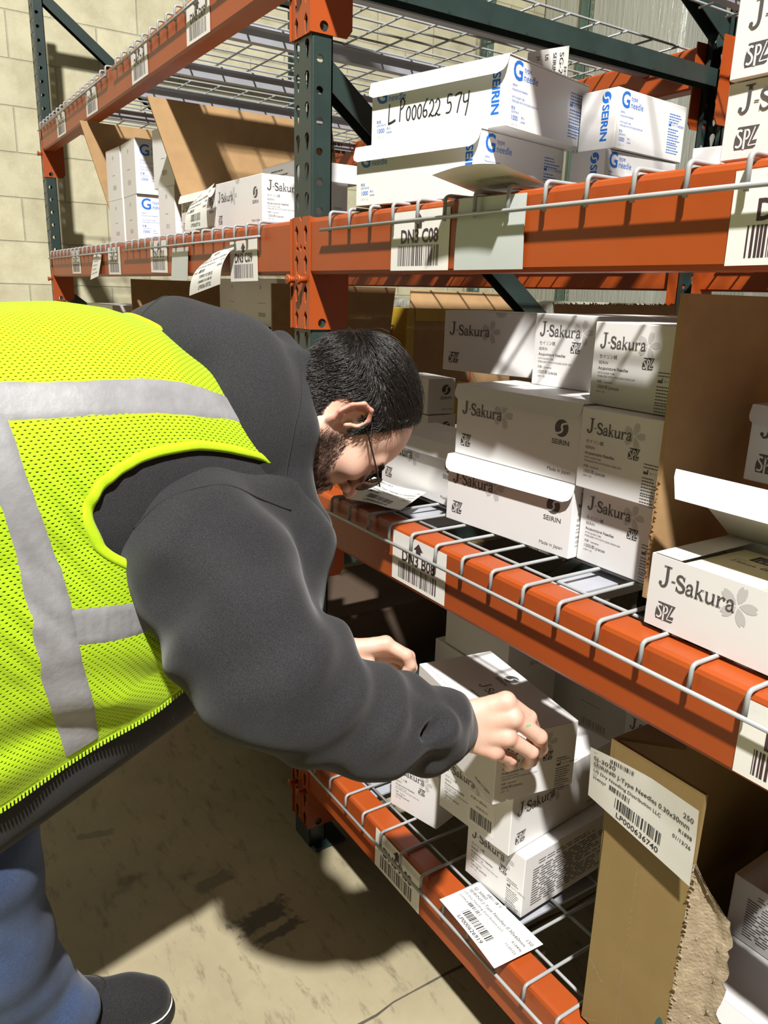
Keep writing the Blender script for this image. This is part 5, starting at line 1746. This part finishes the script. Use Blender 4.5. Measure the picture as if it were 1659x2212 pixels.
for i in bd:
    a = np.array([abs(sf[i]), yf[i]])
    d = (((ARM-a)*np.array([.6, 1]))**2).sum(1); k = int(np.argmin(d))
    sf[i] = math.copysign(ARM[k, 0], sf[i]); yf[i] = ARM[k, 1]
X_, Y_, Z_ = vest_surface(sf, yf)
VV = np.stack([X_, Y_, Z_], 1)
# arc length across the cloth for the hole pattern
Xa, Ya, Za = vest_surface(s1_, np.full(NS+1, -.55)); arc = np.concatenate([[0], np.cumsum(np.hypot(np.diff(Xa), np.diff(Za)))])
remap = -np.ones(len(VV), int); remap[used_l] = np.arange(len(used_l))
vest = np_mesh('vest', VV[used_l], remap[Qk][:, ::-1], M['vest'], person)
uvl = vest.data.uv_layers.new(name='UVMap')
lv_i = np.zeros(len(vest.data.loops), int); vest.data.loops.foreach_get('vertex_index', lv_i)
gx, gy, gz = vest_surface(Sg, Yg)
dl = np.sqrt(np.diff(gx, axis=1)**2+np.diff(gy, axis=1)**2+np.diff(gz, axis=1)**2)
Ug = np.concatenate([np.zeros((NS+1, 1)), np.cumsum(dl, axis=1)], 1)
u_all = Ug.ravel()
U_ = np.stack([u_all[used_l][lv_i], np.interp(sf[used_l], s1_, arc)[lv_i]], 1)
uvl.data.foreach_set('uv', U_.ravel())
vest['label'] = 'lime mesh safety vest'
md = vest.modifiers.new('thick', 'SOLIDIFY'); md.thickness = .0012; md.offset = -1
def vs3(s, y, off=0): 
    x, yy, z = vest_surface(np.array([s], float), np.array([y], float), 0.0)
    p = Vector((x[0], yy[0], z[0]))
    if off:
        e = .004
        a = vest_surface(np.array([s+e]), np.array([y])); b = vest_surface(np.array([s]), np.array([y+e]))
        n = (Vector((a[0][0], a[1][0], a[2][0]))-p).cross(Vector((b[0][0], b[1][0], b[2][0]))-p).normalized()
        ctr = Vector((VX, y, .93))
        if n.dot(p-ctr) < 0: n = -n
        p = p+n*off
    return p
def patch(name, lo, hi, material, n=60, m=8, off=.0022, lip=True, parent=None):
    """cloth strip on the vest between two (s, y) polylines"""
    def rs(c):
        c = np.array(c, float); d = np.concatenate([[0], np.cumsum(np.hypot(np.diff(c[:, 0])*.6, np.diff(c[:, 1])))])
        t = np.linspace(0, d[-1], n+1); return np.stack([np.interp(t, d, c[:, 0]), np.interp(t, d, c[:, 1])], 1)
    A, B_ = rs(lo), rs(hi)
    mb = MB(); V = []; Fc = []
    for i in range(n+1):
        for j in range(m+1):
            q = A[i]+(B_[i]-A[i])*j/m
            o = off+.0004*math.sin(i*1.7+j*.9)*math.sin(i*.37)
            if j in (0, m): o = .0004
            V.append(vs3(q[0], q[1], o))
    for i in range(n):
        for j in range(m):
            a = i*(m+1)+j; Fc.append((a, a+1, a+m+2, a+m+1))
    mb.add(V, Fc, 0, True)
    o = mb.build(name, material, parent or vest)
    return o
patch('reflective_tape', [(.345, -.80), (.335, -.66), (.332, -.598), (.335, -.56), (.337, -.47), (.34, -.38), (.325, -.325), (.337, -.287), (.375, -.262), (.405, -.252)],
      [(.275, -.80), (.268, -.66), (.262, -.601), (.268, -.566), (.272, -.504), (.262, -.367), (.262, -.335), (.246, -.290), (.262, -.279), (.30, -.268)], M['tape_silver'])
patch('reflective_tape', [(.318, -.600), (.34, -.597), (.408, -.589), (.465, -.577), (.542, -.561), (.645, -.555), (.738, -.551), (.885, -.538), (.985, -.532)],
      [(.318, -.655), (.34, -.648), (.40, -.632), (.44, -.621), (.492, -.612), (.602, -.606), (.762, -.599), (.923, -.582), (.985, -.577)], M['tape_silver'], off=.0030)
patch('reflective_tape', [(.615, -.561), (.628, -.535), (.66, -.478), (.70, -.44), (.74, -.39)], [(.705, -.555), (.732, -.518), (.768, -.449), (.79, -.41), (.82, -.37)], M['tape_silver'], off=.0026)
for sgn in (-1,):
    patch('reflective_tape', [(-.345, -.80), (-.337, -.47), (-.34, -.38), (-.337, -.287)], [(-.275, -.80), (-.272, -.504), (-.262, -.367), (-.25, -.29)], M['tape_silver'])
# bindings
def binding(name, curve, r, material, parent=None):
    mb = MB(); mb.tube([vs3(s, y, .0012) for s, y in curve], r, 8, cap=True)
    return mb.build(name, material, parent or vest)
def arm_binding(sgn):
    A = ARM*np.array([.76, 1.0]); n = len(A)
    t = np.roll(A, -1, 0)-np.roll(A, 1, 0); t = t/np.linalg.norm(t, axis=1)[:, None]
    nn = np.stack([t[:, 1], -t[:, 0]], 1)
    c = A.mean(0); nn = nn*np.sign(((A-c)*nn).sum(1))[:, None]
    V = []; Fc = []; prof = [(-.0025, -.003), (-.002, .0012), (.001, .0030), (.006, .0030), (.0095, .0024), (.0105, .0004)]
    m = len(prof)
    for i in range(n):
        for o, h in prof:
            q = (A[i]+nn[i]*o)/np.array([.76, 1.0]); V.append(vs3(sgn*q[0], q[1], h))
    for i in range(n):
        for j in range(m-1):
            a = i*m+j; b = ((i+1) % n)*m+j
            Fc.append((a, a+1, b+1, b))
    mb = MB(); mb.add(V, Fc, 0, True)
    return mb.build('armhole_binding', M['lime_trim'], vest)
arm_binding(1); arm_binding(-1)
binding('neck_binding', [(s, float(neck_y(s))) for s in np.linspace(-.445, .445, 60)], .0042, M['lime_trim'])
# zip: tape with teeth along both front edges
def zipper(sgn):
    mb = MB()
    ys = np.linspace(-1.0, -.30, 60)
    V = []; Fc = []
    for i, y in enumerate(ys):
        p = vs3(sgn*.985, y, .001); q = vs3(sgn*1.0, y, .0005)+Vector((0, .0, -.004))
        V += [p, q]
        if i: Fc.append((2*i-2, 2*i-1, 2*i+1, 2*i))
    mb.add(V, Fc, 0, True)
    n = 150
    for i in range(n):
        y = -.98+.66*i/n
        c = vs3(sgn*1.0, y, .001)+Vector((0, 0, -.0055)); 
        d = (vs3(sgn*1.0, y+.01, .001)-vs3(sgn*1.0, y, .001)).normalized()*.0013
        w = Vector((.0015, 0, 0)); h = Vector((0, 0, .0028))
        P8 = [c-d-w-h, c+d-w-h, c+d+w-h, c-d+w-h, c-d-w+h, c+d-w+h, c+d+w+h, c-d+w+h]
        mb.add(P8, [(3, 2, 1, 0), (4, 5, 6, 7), (0, 1, 5, 4), (1, 2, 6, 5), (2, 3, 7, 6), (3, 0, 4, 7)])
    return mb.build('zipper', M['lime_trim'], vest)
zipper(1); zipper(-1)

# ---- hoodie: body, sleeves and hood in one garment
NB = 96; ysb = np.linspace(-1.12, -.235, 70)
V = []; 
for y in ysb:
    for k in range(NB):
        a = 2*PI*k/NB
        if math.cos(a) >= 0 or True:
            s = a/PI if a <= PI else (a/PI-2)      # -1..1
        q = abs(s)
        if q <= .5:
            x, yy, z = vest_surface(np.array([s]), np.array([y]), -.005)
            V.append((x[0], y, z[0]-.001))
        else:
            a_ = float(_ip(y, [-1.05, -.65, -.4, -.3, -.22], [.225, .236, .226, .205, .17]))
            zs = float(_ip(y, [-1.05, -.6, -.4, -.3, -.2], [.93, .95, .965, .965, .95]))
            zb = float(_ip(y, [-1.05, -.66, -.39, -.3, -.2], [.44, .528, .655, .74, .83]))
            th = (q-.5)/.5*PI/2
            x = a_*max(0, math.cos(th))**.17; z = zs-(zs-zb)*math.sin(th)**.75
            x = x*.955
            V.append((VX+math.copysign(x, s), y, z))
Qb = []
for i in range(len(ysb)-1):
    for k in range(NB):
        k2 = (k+1) % NB
        Qb.append((i*NB+k, (i+1)*NB+k, (i+1)*NB+k2, i*NB+k2))
hoodV, hoodQ = np.array(V), np.array(Qb)
def hoodie_sdf(P):
    # near sleeve
    pts = [(.330, -.390, .982), (.455, -.388, .905), (.545, -.368, .825), (.592, -.335, .782), (.622, -.24, .727), (.620, -.155, .692), (.6085, -.108, .672)]
    rs = [.108, .100, .092, .084, .066, .056, .046]
    d = chain(P, pts, rs, .03)
    # folds
    ax = P[..., 2]+.55*P[..., 1]
    d = d+.0065*np.sin(58*(P[..., 0]*.55-P[..., 2]*.75+.5*P[..., 1])+3*noise3(P, 14, 1))*np.exp(-((P[..., 0]-.56)/.11)**2)
    d = d+.006*noise3(P, 17, 2)+.003*np.sin(95*(P[..., 0]*.3-P[..., 2]*.9+.3*P[..., 1])+4*noise3(P, 11, 7))*np.exp(-((P[..., 2]-.80)/.07)**2)
    a1 = np.array([.76, .16, -.63]); p1 = np.array([.16, .86, .48]); p2 = np.cross(a1, p1)
    st = lambda A, B_, C_, sd: np.sin(P@B_*62+2.2*np.sin(P@A*13+sd)+1.6*np.sin(P@C_*21))*np.sin(P@A*17+1.3*np.sin(P@B_*24+sd))
    w1 = np.exp(-(((P-np.array([.50, -.36, .86]))@a1)/.13)**2)
    d = d-.0065*st(a1, p1, p2, .7)*w1
    a2 = np.array([.08, .90, -.42]); q1 = np.array([.3, .38, .87]); q2 = np.cross(a2, q1)
    w2 = np.exp(-(((P-np.array([.615, -.22, .72]))@a2)/.09)**2)
    d = d-.0050*(np.sin(P@a2*88+2*np.sin(P@q1*20))*.8+st(a2, q1, q2, 2.1)*.6)*w2
    d = smin(d, rcone(P, (.585, -.30, .742), (.628, -.165, .672), .030, .030), .03)
    # roll of cloth pushed up at the forearm
    d = smin(d, chain(P, [(.655, -.205, .742), (.672, -.165, .716), (.664, -.135, .676)], [.016, .022, .014], .01), .018)
    d = smax(d, -rcone(P, (.668, -.232, .705), (.686, -.165, .742), .005, .006), .018)
    # cloth hanging between upper arm and chest
    d = smin(d, chain(P, [(.385, -.265, .955), (.42, -.235, .905), (.45, -.28, .835)], [.060, .042, .058], .03), .05)
    # cuff
    d = smin(d, rcone(P, (.622, -.140, .684), (.604, -.0935, .6665), .0475, .0415), .006)
    # far sleeve
    f = chain(P, [(.08, -.36, .975), (.09, -.25, .83), (.13, -.20, .745), (.205, -.165, .695), (.278, -.118, .6515)], [.095, .085, .072, .055, .042], .03)+.004*noise3(P, 20, 5)
    d = np.minimum(d, f)
    # open end of the cuffs
    d = smax(d, -rcone(P, (.609, -.106, .671), (.585, -.056, .651), .034, .036), .003)
    d = smax(d, -rcone(P, (.272, -.120, .653), (.31, -.10, .640), .033, .034), .003)
    return d
lo, hi = (-.05, -.52, .585), (.725, -.055, 1.10); h_ = .0042
G = grid(lo, hi, h_); sv, sq = surface_nets(hoodie_sdf(G), lo, h_); del G
def hood_sdf(P):
    # thick cowl standing round the neck and cheek, its bag falling on the back
    A = Euler((math.radians(0), 0, math.radians(0))).to_matrix()
    d = ellip(P, (.250, -.275, 1.050), (.172, .115, .170))
    d = smin(d, ellip(P, (.215, -.345, 1.170), (.130, .062, .066)), .035)
    d = smin(d, chain(P, [(.235, -.185, 1.165), (.325, -.190, 1.138), (.382, -.222, 1.06), (.390, -.242, .975), (.36, -.255, .90)], [.028, .028, .028, .028, .028], .02), .025)
    d = smin(d, chain(P, [(.385, -.25, .955), (.405, -.222, .918), (.39, -.20, .90)], [.045, .036, .026], .02), .03)
    d = d+.0035*noise3(P, 19, 3)+.003*np.sin(55*(P[..., 1]+.5*P[..., 2])+noise3(P, 12, 4)*2)*np.clip((P[..., 2]-1.0)*5, 0, 1)
    # opening for the head
    d = smax(d, -ellip(P, (.318, -.125, 1.045), (.088, .118, .122)), .012)
    n = np.array([.22, .90, .12]); n = n/np.linalg.norm(n)
    return d
lo, hi = (.02, -.44, .84), (.47, -.06, 1.27); h_ = .0038
G = grid(lo, hi, h_); ov, oq = surface_nets(hood_sdf(G), lo, h_); del G
AV = np.concatenate([hoodV, sv, ov]); AQ = np.concatenate([hoodQ[:, ::-1], sq+len(hoodV), oq+len(hoodV)+len(sv)])
hoodie = np_mesh('hoodie', AV, AQ, M['hoodie'], person)
hoodie['label'] = 'charcoal hooded sweatshirt with the hood down'
# seams: ridges laid on the cloth
from mathutils.bvhtree import BVHTree
def make_bvh(V, Q): return BVHTree.FromPolygons([Vector(v) for v in V], [tuple(int(i) for i in q) for q in Q])
bvh_s, bvh_o = make_bvh(sv, sq), make_bvh(ov, oq)
def seam_on(bvh, pts, r=.0016, n=40):
    pts = [Vector(p) for p in pts]
    out = []
    for i in range(len(pts)-1):
        for k in range(n//(len(pts)-1)):
            q = pts[i].lerp(pts[i+1], k/(n//(len(pts)-1)))
            loc, nn, ii, dd = bvh.find_nearest(q)
            out.append(loc)
    # smooth
    for _ in range(3):
        out = [out[0]]+[(out[i-1]+out[i]*2+out[i+1])/4 for i in range(1, len(out)-1)]+[out[-1]]
    mb = MB(); mb.tube(out, r, 6)
    return mb.build('seam', M['seam'], hoodie)
seam_on(bvh_s, [(.455, -.50, .985), (.470, -.43, 1.02), (.475, -.35, 1.02), (.445, -.26, .96)])
seam_on(bvh_o, [(.34, -.20, 1.17), (.415, -.245, 1.07), (.42, -.265, .98)])
seam_on(bvh_o, [(.25, -.40, 1.16), (.22, -.37, 1.235), (.18, -.33, 1.235)])

# ---- jeans
def jeans_sdf(P):
    d = chain(P, [(.29, -1.02, .84), (.295, -.690, .50), (.275, -.675, .30), (.235, -.635, .12), (.222, -.632, .085)], [.115, .092, .080, .077, .079], .03)
    e = chain(P, [(.12, -1.02, .84), (.09, -.86, .48), (.06, -.87, .11)], [.115, .092, .078], .03)
    d = smin(d, e, .03)
    d = smin(d, ellip(P, (.21, -1.05, .84), (.19, .16, .13)), .05)
    lowk = np.clip((.24-P[..., 2])/.14, 0, 1)
    d = d+.008*np.sin(46*(P[..., 2]+.30*P[..., 1]+.25*P[..., 0])+1.5*noise3(P, 16, 2))*lowk+.004*noise3(P, 15, 6)
    d = d+.005*np.sin(40*P[..., 2]+20*P[..., 1])*np.exp(-((P[..., 2]-.47)/.09)**2)
    d = smin(d, chain(P, [(.265, -.585, .125), (.25, -.562, .09), (.20, -.585, .06)], [.030, .028, .03], .02), .03)
    d = smax(d, -(P[..., 2]-.035), .01)
    return d
lo, hi = (-.06, -1.24, .01), (.44, -.52, .98); h_ = .0065
G = grid(lo, hi, h_); jv, jq = surface_nets(jeans_sdf(G), lo, h_); del G
jeans = np_mesh('jeans', jv, jq, M['denim'], person); jeans['label'] = 'faded blue jeans bunched at the ankle'

# ---- shoes
def shoe(heel, toe, nm):
    hl, to = np.array(heel), np.array(toe)
    ax = (to-hl)/np.linalg.norm(to-hl); L_ = np.linalg.norm(to-hl); sd = np.array([ax[1], -ax[0]])
    def S(P):
        q = P[..., :2]-hl; u = q@ax; v = q@sd; w = P[..., 2]
        Pl = np.stack([u, v, w], -1)
        up = chain(Pl, [(.045, 0, .055), (.12, 0, .052), (.20, .004, .040), (L_-.045, .004, .034)], [.040, .041, .043, .040], .02)
        up = smin(up, chain(Pl, [(.045, 0, .06), (.055, 0, .105)], [.038, .036], .02), .02)
        up = smax(up, .0145-w, .004)
        up = smax(up, -rcone(Pl, (.055, 0, .10), (.055, 0, .16), .030, .034), .004)
        return up
    def Sole(P):
        q = P[..., :2]-hl; u = q@ax; v = q@sd; w = P[..., 2]
        Pl = np.stack([u, v, 0*w], -1)
        b = chain(Pl, [(.042, 0, 0), (.12, 0, 0), (.20, .004, 0), (L_-.046, .004, 0)], [.043, .041, .046, .046], .02)
        return smax(b, np.abs(w-.0105)-.0105, .004)
    c = (hl+to)/2
    lo = (c[0]-.19, c[1]-.19, -.006); hi = (c[0]+.19, c[1]+.19, .15)
    G = grid(lo, hi, .0042)
    a = surface_nets(S(G), lo, .0042); b = surface_nets(Sole(G), lo, .0042)
    s = np_mesh('shoe', a[0], a[1], M['suede'], person); s['label'] = nm
    so = np_mesh('sole', b[0], b[1], M['sole'], s)
    # pale line round the welt and a stitched seam across the vamp
    bv_ = make_bvh(*a)
    ring = []
    for k in range(48):
        t = 2*PI*k/48
        p2 = c+ax*math.cos(t)*L_*.62+sd*math.sin(t)*.10
        loc, nn, ii, dd = make_bvh_s[0].find_nearest(Vector((p2[0], p2[1], .0165))) if False else bv_.find_nearest(Vector((p2[0], p2[1], .0185)))
        ring.append(loc+Vector((nn.x, nn.y, 0))*.0018)
    MB().tube(ring+[ring[0]], .0016, 6, cap=False).build('sole_edge', M['sole_edge'], s)
    st = []
    for k in range(16):
        v = -.05+.10*k/15; p2 = hl+ax*(L_*.60-.04*abs(v)/.05*.6)+sd*v
        loc, nn, ii, dd = bv_.find_nearest(Vector((p2[0], p2[1], .085)))
        st.append(loc)
    MB().tube(st, .0012, 6).build('vamp_seam', M['sole'], s)
    return s
shoe((.172, -.672), (.252, -.405), 'dark suede slip-on shoe')
shoe((.02, -.95), (.10, -.69), 'dark suede slip-on shoe behind')
